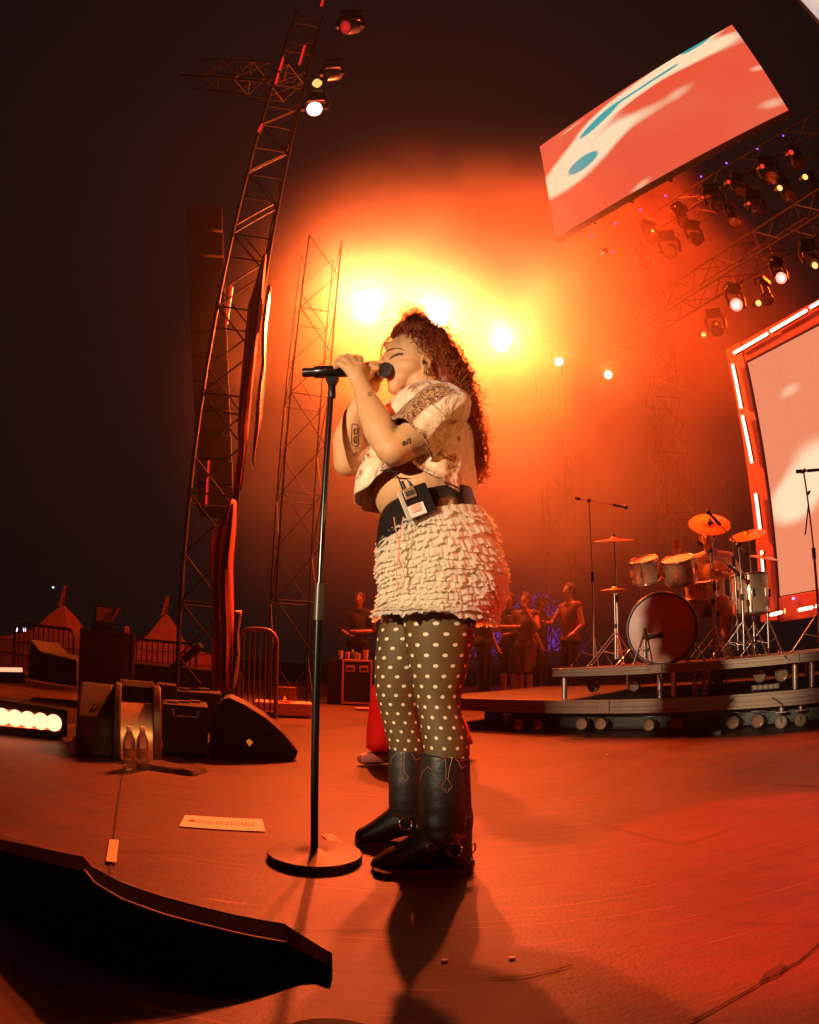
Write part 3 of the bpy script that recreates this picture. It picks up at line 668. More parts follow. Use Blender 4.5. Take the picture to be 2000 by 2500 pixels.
# ---- tights with dots
def tights_material():
    m = mat('dotted_tights', (0.16, 0.10, 0.05), 0.6, spec=.3)
    nt = m.node_tree; b = nt.nodes['Principled BSDF']; L = nt.links.new
    uv = nt.nodes.new('ShaderNodeUVMap'); sp = nt.nodes.new('ShaderNodeSeparateXYZ'); L(uv.outputs[0], sp.inputs[0])
    def M_(op, a, b_=None, c=None):
        n = nt.nodes.new('ShaderNodeMath'); n.operation = op
        for k, v in enumerate((a, b_, c)):
            if v is None: continue
            if isinstance(v, (int, float)): n.inputs[k].default_value = v
            else: L(v, n.inputs[k])
        return n.outputs[0]
    fac = None; NU, SV = 11.0, 0.060
    for off in (0.0, 0.5):
        u = M_('SUBTRACT', M_('FRACT', M_('ADD', M_('MULTIPLY', sp.outputs[0], NU), off)), 0.5)
        v = M_('SUBTRACT', M_('FRACT', M_('ADD', M_('DIVIDE', sp.outputs[1], SV), off)), 0.5)
        d = M_('SQRT', M_('ADD', M_('POWER', M_('DIVIDE', u, .145), 2), M_('POWER', M_('DIVIDE', v, .085), 2)))
        q = nt.nodes.new('ShaderNodeMapRange'); q.inputs[1].default_value = 1.08; q.inputs[2].default_value = 0.92; L(d, q.inputs[0])
        fac = q.outputs[0] if fac is None else M_('MAXIMUM', fac, q.outputs[0])
    tc = nt.nodes.new('ShaderNodeTexCoord'); nz = nt.nodes.new('ShaderNodeTexNoise'); nz.inputs['Scale'].default_value = 9; nz.inputs['Detail'].default_value = 4; L(tc.outputs['Object'], nz.inputs['Vector'])
    bs = nt.nodes.new('ShaderNodeMixRGB'); bs.inputs[1].default_value = (0.085, 0.046, 0.012, 1); bs.inputs[2].default_value = (0.135, 0.075, 0.022, 1); L(nz.outputs['Fac'], bs.inputs[0])
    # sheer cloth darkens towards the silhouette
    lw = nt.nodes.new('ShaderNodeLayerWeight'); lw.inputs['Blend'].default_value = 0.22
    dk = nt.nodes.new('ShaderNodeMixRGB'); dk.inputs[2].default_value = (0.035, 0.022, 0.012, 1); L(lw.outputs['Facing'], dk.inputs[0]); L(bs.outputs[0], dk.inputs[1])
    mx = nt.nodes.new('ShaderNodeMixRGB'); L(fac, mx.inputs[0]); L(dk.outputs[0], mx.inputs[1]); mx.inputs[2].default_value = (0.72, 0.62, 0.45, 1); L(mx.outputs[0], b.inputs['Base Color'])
    return m
tm = tights_material()
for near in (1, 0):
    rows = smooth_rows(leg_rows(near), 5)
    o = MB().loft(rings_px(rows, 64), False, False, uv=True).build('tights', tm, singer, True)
# ---- skirt of ruffles
cotton = mat('cream_cotton', (0.92, 0.85, 0.70), 0.85, vary=0.10, vscale=30, sheen=0.3, bump=.2, bscale=160)
nt = cotton.node_tree
_b = nt.nodes['Principled BSDF']; _tr = nt.nodes.new('ShaderNodeBsdfTranslucent'); _tr.inputs[0].default_value = (0.9, 0.78, 0.6, 1); _ms = nt.nodes.new('ShaderNodeMixShader'); _ms.inputs[0].default_value = 0.5
nt.links.new(_b.outputs[0], _ms.inputs[1]); nt.links.new(_tr.outputs[0], _ms.inputs[2]); nt.links.new(_ms.outputs[0], nt.nodes['Material Output'].inputs[0])
SK = smooth_rows([((931, 1300), (1178, 1251), 1.875, .185), ((926, 1345), (1206, 1305), 1.875, .205), ((924, 1392), (1224, 1372), 1.875, .215), ((930, 1432), (1234, 1425), 1.875, .222), ((928, 1475), (1226, 1475), 1.875, .225), ((924, 1500), (1203, 1516), 1.875, .225)], 8)
def sk_row(t):
    f_ = t*(len(SK)-1); i = min(len(SK)-2, int(f_)); u = f_-i; a, b = SK[i], SK[i+1]
    return ((a[0][0]*(1-u)+b[0][0]*u, a[0][1]*(1-u)+b[0][1]*u), (a[1][0]*(1-u)+b[1][0]*u, a[1][1]*(1-u)+b[1][1]*u), a[2]*(1-u)+b[2]*u, a[3]*(1-u)+b[3]*u)
def sk_pt(t, ph, out):
    (L_, R_, Y, b) = sk_row(max(0, min(1, t))); l, r_ = at(*L_, Y), at(*R_, Y); c = (l+r_)/2; a = (r_-l)/2
    p = c+a*math.cos(ph)+Vector((0, b, 0))*math.sin(ph)
    n = (a.normalized()*math.cos(ph)/max(a.length, .01)+Vector((0, 1, 0))*math.sin(ph)/b); n.normalize()
    q = p+n*out
    if t > 1: q.z -= (t-1)*.30
    return q
sk0 = MB(); N_ = 96
sk0.loft([[sk_pt(t/12, 2*PI*i/N_, -.018) for i in range(N_)] for t in range(13)], False, False)
skirt = sk0.build('skirt', cotton, singer, True)
wb_ = MB(); N2 = 300
wb_.loft([[sk_pt(t*.012-.01, 2*PI*i/N2, .002+.004*abs(math.sin(i*.42+.6*math.sin(i*.11)))*(1 if 0 < t < 7 else .2)) for i in range(N2)] for t in range(8)], False, False)
wb_.build('waistband', cotton, skirt, True)
rng = random.Random(3)
for k in range(18):
    t0 = .02+.0535*k; NN = 640; ph0 = rng.uniform(0, 9); rf = MB(); rings = []
    fq = 33+rng.randint(-5, 5)
    for j in range(10):
        u = j/9; ring = []
        for i in range(NN):
            ph = 2*PI*i/NN; cx_, sy_ = math.cos(ph), math.sin(ph)
            n1 = noise.noise(Vector((cx_*2.2, sy_*2.2, k*1.9))); n2 = noise.noise(Vector((cx_*7, sy_*7, k*2.7+5+.6*u)))
            w1 = math.sin(fq*ph+ph0+4.0*n1+.9*u); w2 = math.sin(fq*2.3*ph+k*1.7+3*n2); w3 = math.sin(96*ph+k+5*n2)
            nn = noise.noise(Vector((cx_*2.6, sy_*2.6, (t0+.13*u)*5)))
            out = -.009+.019*u+.0034*u*w1*(.8+.8*n2)+.0014*u*w2+.0022*w3*u**3+.008*nn+(.010*u if k > 15 else 0)
            tt = t0+(.105+.05*n1+.035*n2+.007*math.sin(58*ph+k*2+4*n1)+.005*w3)*u
            ring.append(sk_pt(tt, ph+.012*u*w2, out))
        rings.append(ring)
    rf.loft(rings, False, False); rf.build('ruffle', cotton, skirt, True)
# drawstring loop hanging from the waist
cord = mat('pink_cord', (0.75, 0.30, 0.22), 0.6)
cb = MB()
cpts = [(962, 1262), (966, 1290), (972, 1318), (974, 1345), (970, 1375), (968, 1400), (969, 1425), (977, 1440), (985, 1432), (988, 1410), (983, 1385), (976, 1368), (974, 1340), (978, 1300), (985, 1262)]
cb.tube([at(x, y, 1.655+.012*math.sin(i*.8)) for i, (x, y) in enumerate(cpts)], .0016, 6); cb.build('drawstring', cord, skirt, True)

# ---- belt
vinyl = mat('black_vinyl', (0.018, 0.014, 0.012), 0.18, vary=.4, vscale=9, bump=.35, bscale=12)
BR = smooth_rows([((938, 1252), (1152, 1205), 1.872, .168), ((930, 1275), (1158, 1232), 1.872, .172), ((926, 1300), (1160, 1256), 1.872, .175), ((922, 1335), (1164, 1280), 1.872, .176)], 4)
belt = MB().loft(rings_px(BR, 96), False, False).build('belt', vinyl, singer, True); s_ = belt.modifiers.new('t', 'SOLIDIFY'); s_.thickness = .006; s_.offset = 1
pk = MB(); k0 = P(1012, 1228, 1.672); kx = (P(1032, 1223, 1.672)-P(992, 1238, 1.672)).normalized(); ky = Vector((0, -1, 0)); kz = kx.cross(ky).normalized()
if kz.z < 0: kz = -kz
KM = Matrix((kx, -ky, kz)).transposed().to_3x3().to_4x4()
case = MB().box(k0+kx*.012, (.075, .030, .088), KM).build('transmitter_pouch', vinyl, belt, bevel=.004)
lite = mat('grey_plastic', (0.50, 0.42, 0.34), 0.35, vary=.1); whitep = mat('white_plastic', (0.8, 0.76, 0.7), 0.4)
MB().box(k0-ky*-.0+Vector((0, -.017, 0))+kz*.026+kx*-.004, (.034, .010, .030), KM).build('transmitter', mat('amber_plastic', (.30, .18, .10), .3), case, bevel=.002)
MB().box(k0+Vector((0, -.0235, 0))+kz*.026+kx*-.004, (.024, .003, .012), KM).build('display', mat('lcd', (.05, .06, .05), .2), case)
MB().box(k0+Vector((0, -.019, 0))+kz*-.026+kx*-.002, (.046, .008, .034), KM).build('label_card', whitep, case, bevel=.001)
MB().box(k0+Vector((0, -.0245, 0))+kz*-.020+kx*-.004, (.026, .003, .022), KM).build('card_picture', mat('peach_card', (.75, .42, .30), .5), case)
MB().box(k0+Vector((0, -.016, 0))+kx*-.031+kz*-.004, (.013, .012, .085), KM).build('clip', lite, case, bevel=.002)
ab = MB(); a0 = k0+kx*-.012+kz*.046+Vector((0, -.012, 0)); ab.cyl(a0, a0+kz*.022, .0055, n=10); ab.cyl(a0+kx*.02, a0+kx*.02+kz*.014, .004, n=10); ab.build('knob', black, case, True)
ab = MB(); stroke(ab, belt, [(1040, 1185), (1050, 1215), (1062, 1248)], .0022, .008); ab.build('piping', mat('red_piping', (.6, .05, .03), .4), belt, True)
bb = MB()
for k in range(5):
    stroke(bb, belt, [(1062+6*k*1.0, 1246-k*1.5), (1070, 1236-4*k), (1090, 1230-4*k), (1112+5*k, 1236-3*k)], .0009, .0075)
bb.build('belt_stitching', mat('brown_thread', (.30, .10, .05), .5), belt, True)
# chain on the back of the belt
ch = MB(); ch2 = MB()
for i in range(9): ch.torus(P(1112+i*5, 1243-abs(i-4)*1.5+rng.uniform(-2, 2), 1.70+.010*i), Vector((rng.uniform(-1, 1), -1, rng.uniform(-1, 1))), .0045, .0013, 10, 5)
for i in range(9): ch2.torus(P(932-rng.uniform(0, 3), 1282+i*6, 1.80), Vector((rng.uniform(-1, 1), -1, rng.uniform(-1, 1))), .0045, .0013, 10, 5)
ch.build('chain', chrome, belt, True); ch2.build('chain', chrome, belt, True)

# ---- shirt
def shirt_material():
    m = mat('printed_satin', (0.78, 0.60, 0.40), 0.40, sheen=0.3)
    nt = m.node_tree; b = nt.nodes['Principled BSDF']; L = nt.links.new
    tc = nt.nodes.new('ShaderNodeTexCoord')
    def noise_(sc, det, dist=0.0, vec=None, rot=None):
        n = nt.nodes.new('ShaderNodeTexNoise'); n.inputs['Scale'].default_value = sc; n.inputs['Detail'].default_value = det; n.inputs['Distortion'].default_value = dist
        L(vec or tc.outputs['Object'], n.inputs['Vector']); return n.outputs['Fac']
    def ramp(f_, a, b_):
        r_ = nt.nodes.new('ShaderNodeMapRange'); r_.inputs[1].default_value = a; r_.inputs[2].default_value = b_; L(f_, r_.inputs[0]); return r_.outputs[0]
    def mixc(f_, a, b_):
        n = nt.nodes.new('ShaderNodeMixRGB'); L(f_, n.inputs[0])
        for k, v in ((1, a), (2, b_)):
            if isinstance(v, tuple): n.inputs[k].default_value = (*v, 1)
            else: L(v, n.inputs[k])
        return n.outputs[0]
    uv = nt.nodes.new('ShaderNodeUVMap'); sp = nt.nodes.new('ShaderNodeSeparateXYZ'); L(uv.outputs[0], sp.inputs[0])
    big = noise_(7.0, 2.0, 1.5); det = noise_(70, 6, 2.5); 
    col = mixc(ramp(det, .42, .58), (0.13, 0.04, 0.02), (0.62, 0.34, 0.18))
    attr = nt.nodes.new('ShaderNodeAttribute'); attr.attribute_name = 'print'
    mm = nt.nodes.new('ShaderNodeMath'); mm.operation = 'MAXIMUM'
    bigr = ramp(big, .56, .61); L(bigr, mm.inputs[0]); L(attr.outputs['Fac'], mm.inputs[1])
    base = mixc(mm.outputs[0], (0.80, 0.62, 0.42), col)
    L(base, b.inputs['Base Color'])
    nb = nt.nodes.new('ShaderNodeTexNoise'); nb.inputs['Scale'].default_value = 9; nb.inputs['Detail'].default_value = 3; nb.inputs['Distortion'].default_value = 1.2; L(tc.outputs['Object'], nb.inputs['Vector'])
    bp = nt.nodes.new('ShaderNodeBump'); bp.inputs['Strength'].default_value = 0.8; bp.inputs['Distance'].default_value = 0.04; L(nb.outputs['Fac'], bp.inputs['Height']); L(bp.outputs[0], b.inputs['Normal'])
    return m
satin = shirt_material()
SH = smooth_rows([((980, 965), (1080, 948), 1.865, .085), ((955, 990), (1105, 965), 1.865, .140), ((938, 1025), (1128, 1000), 1.865, .172), ((918, 1065), (1146, 1050), 1.865, .186), ((896, 1105), (1154, 1100), 1.867, .190), ((880, 1150), (1156, 1150), 1.868, .188), ((871, 1192), (1158, 1200), 1.868, .186), ((866, 1226), (1157, 1240), 1.868, .184)], 6)
def sh_pt(t, ph):
    f_ = t*(len(SH)-1); i = min(len(SH)-2, int(f_)); u = f_-i; a, b = SH[i], SH[i+1]
    L_ = at(a[0][0]*(1-u)+b[0][0]*u, a[0][1]*(1-u)+b[0][1]*u, a[2]); R_ = at(a[1][0]*(1-u)+b[1][0]*u, a[1][1]*(1-u)+b[1][1]*u, a[2]); bb_ = a[3]*(1-u)+b[3]*u
    c = (L_+R_)/2; av = (R_-L_)/2; p = c+av*math.cos(ph)+Vector((0, bb_, 0))*math.sin(ph)
    n = (av.normalized()*math.cos(ph)+Vector((0, 1, 0))*math.sin(ph)).normalized()
    fold = .007*t*math.sin(7*ph+3*t)+.005*t*math.sin(13*ph+5*t+1)+.006*noise.noise(p*9)+.004*math.sin(34*p.z+5*ph)*t
    return p+n*fold
def hem(ph):
    d = math.atan2(math.sin(ph+PI/2), math.cos(ph+PI/2))          # 0 on the side nearest the lens
    return 1-.20*math.exp(-(d+.22)**2/.5)
ns, nj = 160, 44
rings = [[sh_pt(hem(2*PI*i/ns)*j/(nj-1), 2*PI*i/ns) for i in range(ns)] for j in range(nj)]
shirt = MB().loft(rings, False, False, uv=True).build('shirt', satin, singer, True)
at_ = shirt.data.attributes.new('print', 'FLOAT', 'POINT')
for j in range(nj):
    for i in range(ns):
        ph = 2*PI*i/ns; t = j/(nj-1)
        d = math.atan2(math.sin(ph+PI/2), math.cos(ph+PI/2)); v = 0.0
        if -.62 < d < .12 and t > .55: v = 1.0                     # dark printed panel under the arm
        if t > .955 and d > .12: v = .9
        at_.data[j*ns+i].value = v
s_ = shirt.modifiers.new('t', 'SOLIDIFY'); s_.thickness = .0025
# key-like bars above the hem at the back
kb = MB()
for i in range(10):
    x = 1068+i*8.5; y = 1180+i*4.4; a, b = on(shirt, x, y, .003), on(shirt, x+1, y+(12 if i % 2 else 16), .003)
    if a and b: kb.bar(a, b, .0035 if i % 3 else .0055, .001, Vector((0, 1, 0)))
stroke(kb, shirt, [(1062, 1170), (1100, 1182), (1150, 1206)], .0022, .001)
kb.build('printed_bars', mat('dark_print', (.07, .03, .02), .4), shirt)
# sleeve near the lens, sleeve on the far side
def sleeve(nodes, name='sleeve', pr=0):
    rg = []; M_ = smooth_nodes(nodes, 6); n = 72
    for k, (p, r_, dr) in enumerate(M_):
        x, y, d = basis(dr); t = k/(len(M_)-1)
        ring = []
        for i in range(n):
            a = 2*PI*i/n; q = p+x*(r_*math.cos(a))+y*(r_*math.sin(a)); nn = (q-p).normalized()
            ring.append(q+nn*(.006*t*math.sin(6*a+4*t)+.006*noise.noise(q*12)+.003*math.sin(11*a+9*t)*t))
        rg.append(ring)
    o = MB().loft(rg, True, False, uv=True).build(name, satin, shirt, True)
    a_ = o.data.attributes.new('print', 'FLOAT', 'POINT')
    for k in range(len(M_)):
        for i in range(n): a_.data[k*n+i].value = 1.0 if (pr and k/(len(M_)-1) > .35 and rg[k][i].z-M_[k][0].z > .018) or k >= len(M_)-3 else 0.0
    s2 = o.modifiers.new('t', 'SOLIDIFY'); s2.thickness = .0022
    return o
def smooth_nodes(nd, k):
    out = []
    for i in range(len(nd)-1):
        p0, p1, p2, p3 = nd[max(0, i-1)], nd[i], nd[i+1], nd[min(len(nd)-1, i+2)]
        for j in range(k):
            t = j/k; cr = lambda a, b, c, d: .5*(2*b+(c-a)*t+(2*a-5*b+4*c-d)*t*t+(-a+3*b-3*c+d)*t**3)
            out.append((Vector([cr(p0[0][q], p1[0][q], p2[0][q], p3[0][q]) for q in range(3)]), cr(p0[1], p1[1], p2[1], p3[1])))
    out.append(nd[-1])
    return [(p, r_, (out[min(i+1, len(out)-1)][0]-out[max(0, i-1)][0]).normalized()) for i, (p, r_) in enumerate(out)]
sleeve([P(1118, 990, 1.78, 26), P(1102, 992, 1.745, 54), P(1078, 1000, 1.715, 68), P(1045, 1030, 1.695, 68), P(1016, 1060, 1.685, 68), P(1000, 1074, 1.68, 70)], pr=1)
sleeve([P(1000, 1000, 1.97, 40), P(960, 1035, 2.02, 54), P(925, 1075, 2.01, 56), P(905, 1095, 2.0, 56)])
# collar edge and ties hanging from the front of the shirt
ty = MB(); ty.tube([at(940, 1150, 1.69), at(958, 1150, 1.675), at(972, 1165, 1.665), at(985, 1200, 1.66), at(992, 1218, 1.655)], .002, 6); ty.tube([at(930, 1148, 1.70), at(955, 1149, 1.68), at(975, 1152, 1.675)], .0016, 6)
ty.build('tie_cord', black, shirt, True)

# ---- boots
leather = mat('black_leather', (0.020, 0.016, 0.013), 0.46, vary=0.4, vscale=14, bump=0.18, bscale=55)
strapm = mat('strap_leather', (0.045, 0.028, 0.020), 0.38, vary=.3, vscale=20, bump=.2)
thread = mat('boot_thread', (0.28, 0.12, 0.06), 0.5)
def foot_part(mb, toe, ball, inst, ank, heel, Y):
    mb.chain([P(*toe[:2], Y, toe[2]), P(*ball[:2], Y, ball[2]), P(*inst[:2], Y, inst[2]), P(*ank[:2], Y, ank[2])], 24)
    mb.chain([P(*ank[:2], Y, ank[2]), P(*heel[:2], Y, heel[2])], 24)
def boot(rows, toe, ball, inst, ank, heel, Y, sole):
    mb = MB(); rr = smooth_rows([((l, y), (r_, y2), Yy, rad(l, y, Yy, (r_-l)/2*.92)) for (l, y, r_, y2, Yy) in rows], 4)
    mb.loft(rings_px(rr, 48)); foot_part(mb, toe, ball, inst, ank, heel, Y)
    # slouch folds at the ankle
    b_ = mb.solid('boot', leather, singer, voxel=0.004, smooth=3)
    # flatten below the sole line
    off = woff(b_)
    for v_ in b_.data.vertices:
        if v_.co.z+off.z < .016: v_.co.z = .016-off.z
        z = v_.co.z+off.z
        if z > .10: 
            f_ = noise.noise(Vector((v_.co.x*7, v_.co.y*7, z*26)))*.006*max(0, 1-abs(z-.17)/.12); v_.co.x += f_; v_.co.y += f_*.5
    sl = [atz(x, y, 0.0) for x, y in sole]
    MB().prism([Vector((p.x, p.y, 0.002)) for p in sl], (0, 0, .018)).build('sole', rubber, b_, bevel=.004)
    return b_
nb_ = boot([(1030, 1836, 1148, 1848, 1.765), (1026, 1880, 1148, 1885, 1.765), (1023, 1930, 1150, 1935, 1.765), (1022, 1985, 1154, 1985, 1.765), (1018, 2025, 1154, 2030, 1.765), (1015, 2060, 1152, 2060, 1.765)],
           (936, 2114, 31), (962, 2104, 38), (1014, 2084, 45), (1085, 2045, 62), (1124, 2108, 34), 1.755,
           [(908, 2128), (922, 2112), (960, 2104), (1040, 2096), (1110, 2092), (1148, 2098), (1158, 2112), (1154, 2130), (1120, 2138), (1060, 2142), (1000, 2147), (935, 2147), (912, 2140)])
fb_ = boot([(950, 1826, 1044, 1830, 2.0), (948, 1870, 1045, 1875, 2.0), (948, 1920, 1046, 1925, 2.0), (951, 1965, 1048, 1970, 2.0), (962, 2000, 1050, 2000, 2.0)],
           (892, 2042, 25), (908, 2038, 28), (955, 2015, 36), (1005, 1990, 46), (1030, 2035, 30), 2.0,
           [(866, 2058), (878, 2040), (920, 2030), (980, 2024), (1040, 2020), (1062, 2035), (1058, 2058), (1000, 2066), (940, 2072), (885, 2074)])
def deco(b_, pts_list, r=.0013):
    sb2 = MB()
    for p in pts_list: stroke(sb2, b_, p, r, .0006, step=2.5)
    sb2.build('stitching', thread, b_, True)
deco(nb_, [[(1026, 1905), (1032, 1885), (1045, 1872), (1055, 1879), (1062, 1862), (1075, 1852), (1086, 1848)], [(1082, 1828), (1087, 1850), (1090, 1880), (1088, 1905), (1078, 1921), (1092, 1936), (1104, 1920), (1094, 1903), (1097, 1880), (1105, 1850), (1108, 1828)],
           [(1086, 1830), (1094, 1850), (1102, 1830)], [(1108, 1848), (1120, 1860), (1127, 1876), (1138, 1870), (1147, 1876)], [(1147, 1880), (1146, 1925), (1150, 1960), (1149, 1995)], [(1150, 1995), (1138, 1997), (1135, 2015)], [(1100, 2062), (1120, 2052), (1135, 2040)]])
deco(fb_, [[(953, 1865), (957, 1850), (968, 1838), (974, 1848)], [(970, 1822), (982, 1840), (981, 1868), (978, 1888), (990, 1908), (998, 1898), (988, 1885), (986, 1865), (990, 1824)], [(1004, 1838), (1015, 1856), (1030, 1850)]], .0011)
for (x, y) in [(1091, 1901), (1088, 1927), (1094, 1926)]: 
    q = on(nb_, x, y, 0); 
    if q: MB().ell(q, .002).build('stud', chrome, nb_, True)
def strap(b_, pts, Y, w, name='strap'):
    q = [on(b_, x, y, .003) for x, y in pts]; q = [p for p in q if p]
    mb = MB()
    for a, b2 in zip(q, q[1:]): mb.bar(a, b2+(b2-a)*.12, .006, w, Vector((0, -.3, 1)))
    return mb.build(name, strapm, b_, bevel=.0015)
strap(nb_, [(990, 2010), (1010, 2025), (1040, 2045), (1070, 2058), (1095, 2068)], 1.7, .022)
strap(nb_, [(1012, 2085), (1040, 2098), (1080, 2110), (1110, 2118)], 1.7, .020)
strap(nb_, [(1118, 2075), (1138, 2070), (1152, 2065)], 1.7, .022); strap(nb_, [(1112, 2085), (1130, 2105), (1145, 2118)], 1.7, .022)
strap(fb_, [(950, 1985), (975, 1992), (1000, 2000)], 2.0, .018)
def ringat(b_, x, y, R_, r_, nrm=(0, -1, .2), sy=1.0):
    q = on(b_, x, y, .006) or at(x, y, 1.70); MB().torus(q, Vector(nrm), R_, r_, 24, 8, sy).build('buckle_ring', chrome, b_, True)
ringat(nb_, 1110, 2076, .020, .0030); ringat(nb_, 1052, 2068, .012, .0025, (0.3, -1, .1), .8); ringat(nb_, 1156, 2070, .014, .003, (1, -.6, 0)); ringat(nb_, 1150, 2108, .012, .003, (.6, -1, 0))
ringat(fb_, 990, 2012, .020, .003); ringat(fb_, 1026, 2020, .010, .0025)
# ---- hair
def hair_material():
    m = mat('curly_hair', (0.30, 0.085, 0.03), 0.45, vary=.35, vscale=25); nt = m.node_tree; b = nt.nodes['Principled BSDF']
    tr = nt.nodes.new('ShaderNodeBsdfTranslucent'); tr.inputs[0].default_value = (0.85, 0.38, 0.14, 1)
    ms = nt.nodes.new('ShaderNodeMixShader'); ms.inputs[0].default_value = 0.45; nt.links.new(b.outputs[0], ms.inputs[1]); nt.links.new(tr.outputs[0], ms.inputs[2]); nt.links.new(ms.outputs[0], nt.nodes['Material Output'].inputs[0])
    return m
hm = hair_material(); hr = random.Random(11)
hb = MB()
# inner mass
for (x, y, Y, rx, ry, rz) in [(1030, 832, 1.868, 64, 70, 40), (985, 815, 1.862, 30, 56, 17), (1068, 880, 1.87, 42, 60, 50), (1085, 935, 1.89, 38, 56, 54), (1100, 1000, 1.92, 28, 52, 62), (1112, 1060, 1.94, 18, 42, 52)]:
    ellpx(hb, x, y, Y, rx, ry, rz)
inner = hb.solid('hair', hm, singer, voxel=.008, smooth=2)
for v_ in inner.data.vertices:
    n_ = noise.noise_vector(v_.co*22)*.012+noise.noise_vector(v_.co*60)*.006; v_.co += n_
cb = MB()
def ringlet(p0, p1, sag, rad_, turns, r, n=None):
    p0, p1 = Vector(p0), Vector(p1); n = n or max(10, int(turns*9)); pts = []
    x, y, d = basis(p1-p0); ph = hr.uniform(0, 6.28); wv = Vector((hr.uniform(-1, 1), hr.uniform(-1, 1), hr.uniform(-1, 1)))*.014
    for i in range(n+1):
        t = i/n; q = p0.lerp(p1, t)+sag*math.sin(PI*t)+wv*math.sin(t*4.5)
        a = ph+2*PI*turns*t; k = rad_*min(1, t*3+.2)
        pts.append(q+x*(k*math.cos(a))+y*(k*math.sin(a)))
    rr = [r*(1-.6*i/n) for i in range(n+1)]
    cb.tube(pts, rr, 4, cap=False)
# silhouette of the mass: (px, py, Y, outward px direction)
line = [(975, 800, 1.86), (1000, 785, 1.865), (1035, 783, 1.87), (1070, 800, 1.87), (1098, 830, 1.875), (1122, 865, 1.88), (1142, 905, 1.885), (1156, 950, 1.89), (1166, 1000, 1.90), (1172, 1050, 1.92), (1174, 1095, 1.94), (1166, 1135, 1.95)]
axis = [(990, 822), (1012, 822), (1035, 830), (1055, 845), (1075, 870), (1090, 905), (1102, 945), (1112, 985), (1120, 1030), (1128, 1065), (1132, 1090), (1135, 1110)]
def pick(t):
    f_ = t*(len(line)-1); i = min(len(line)-2, int(f_)); u = f_-i; a, b = line[i], line[i+1]; c, d = axis[i], axis[i+1]
    return [a[k]*(1-u)+b[k]*u for k in range(3)], [c[k]*(1-u)+d[k]*u for k in range(2)]
for k in range(820):
    t = hr.random(); (lx, ly, Y), (ax, ay) = pick(t); s_ = hr.uniform(-1, 1); e = hr.uniform(.35, 1.08)
    dY = .085*s_; ee = e*math.sqrt(max(0, 1-s_*s_*.8))
    x, y = ax+(lx-ax)*ee, ay+(ly-ay)*ee
    p0 = at(x, y, Y+dY)
    L_ = hr.uniform(.05, .12); dr = Vector((hr.uniform(-.1, .45), hr.uniform(-.3, .3), -1))
    if t < .25: dr = Vector((hr.uniform(-.2, 1), hr.uniform(-.6, .6), hr.uniform(-.7, .2)))
    p1 = p0+dr.normalized()*L_
    big = hr.random() < .5
    ringlet(p0, p1, Vector((hr.uniform(-.01, .02), 0, 0)), hr.uniform(.008, .014) if big else hr.uniform(.004, .008), hr.uniform(1.5, 3.5), hr.uniform(.0016, .0030) if big else hr.uniform(.0010, .0018))
# frizz halo outside the mass
for k in range(700):
    t = hr.random()**.9; (lx, ly, Y), (ax, ay) = pick(t); dx, dy = lx-ax, ly-ay; q = math.hypot(dx, dy) or 1; dx, dy = dx/q, dy/q
    x0, y0 = lx-dx*8, ly-dy*8; o_ = abs(hr.gauss(0, 14))+3
    p0 = at(x0, y0, Y+hr.uniform(-.05, .05)); p1 = at(lx+dx*o_+hr.uniform(-14, 14), ly+dy*o_+hr.uniform(0, 22), Y+hr.uniform(-.06, .06))
    ringlet(p0, p1, Vector((hr.uniform(-.01, .01), 0, hr.uniform(-.01, .01))), hr.uniform(.003, .008), hr.uniform(.8, 2.6), hr.uniform(.0006, .0012))
# top knot of loose curls
for k in range(230):
    a = hr.uniform(-1.2, 1.1); L_ = hr.uniform(15, 70); p0 = at(1015+hr.uniform(-32, 30), 793+hr.uniform(-6, 6), 1.865+hr.uniform(-.03, .03))
    p1 = at(1012+26*a+hr.uniform(-10, 10), 785-L_*hr.uniform(.5, 1)*(1-.3*abs(a)), 1.865+hr.uniform(-.04, .04)); ringlet(p0, p1, Vector((hr.uniform(-.01, .01), 0, .004)), hr.uniform(.004, .009), hr.uniform(.8, 2.4), hr.uniform(.0006, .0013))
# front hairline: swept back from the forehead, a few strands before the face
for k in range(90):
    t = hr.random(); x0, y0 = 952+44*t+hr.uniform(-3, 3), 824-26*t+hr.uniform(-3, 3)
    p0 = at(x0, y0, 1.86+hr.uniform(-.055, .05)-.0); p1 = at(x0+hr.uniform(30, 75), y0+hr.uniform(-8, 14), 1.80+hr.uniform(-.01, .06))
    ringlet(p0, p1, Vector((0, -.010, .014)), .002, hr.uniform(.5, 1.2), hr.uniform(.0010, .0022))
for k in range(60):
    x0, y0 = 1008+hr.uniform(-8, 40), 815+hr.uniform(-12, 16); p0 = at(x0, y0, 1.775+hr.uniform(0, .02)); p1 = at(x0+hr.uniform(10, 55), y0+hr.uniform(15, 60), 1.77+hr.uniform(-.01, .02))
    ringlet(p0, p1, Vector((.01, -.008, 0)), .006, hr.uniform(1, 3), hr.uniform(.0008, .0018))
for k in range(14):
    p0 = at(955+hr.uniform(-6, 6), 822+hr.uniform(-6, 6), 1.86+hr.uniform(-.03, .03)); p1 = at(930+hr.uniform(-6, 8), 880+hr.uniform(-15, 20), 1.855+hr.uniform(-.03, .02)); ringlet(p0, p1, Vector((-.012, 0, 0)), .003, 1.5, .0007)
cb.build('curls', hm, inner, True)
MB().torus(at(1040, 905, 1.775), Vector((1, -.6, 0)), .012, .0012, 18, 6).build('earring', chrome, singer, True)
em = MB(); em.ell(at(1035, 884, 1.775), (.006, .006, .008)); em.tube([at(1036, 888, 1.772), at(1046, 905, 1.772), at(1043, 925, 1.775), at(1050, 945, 1.80)], .0013, 6); em.build('ear_monitor', black, singer, True)

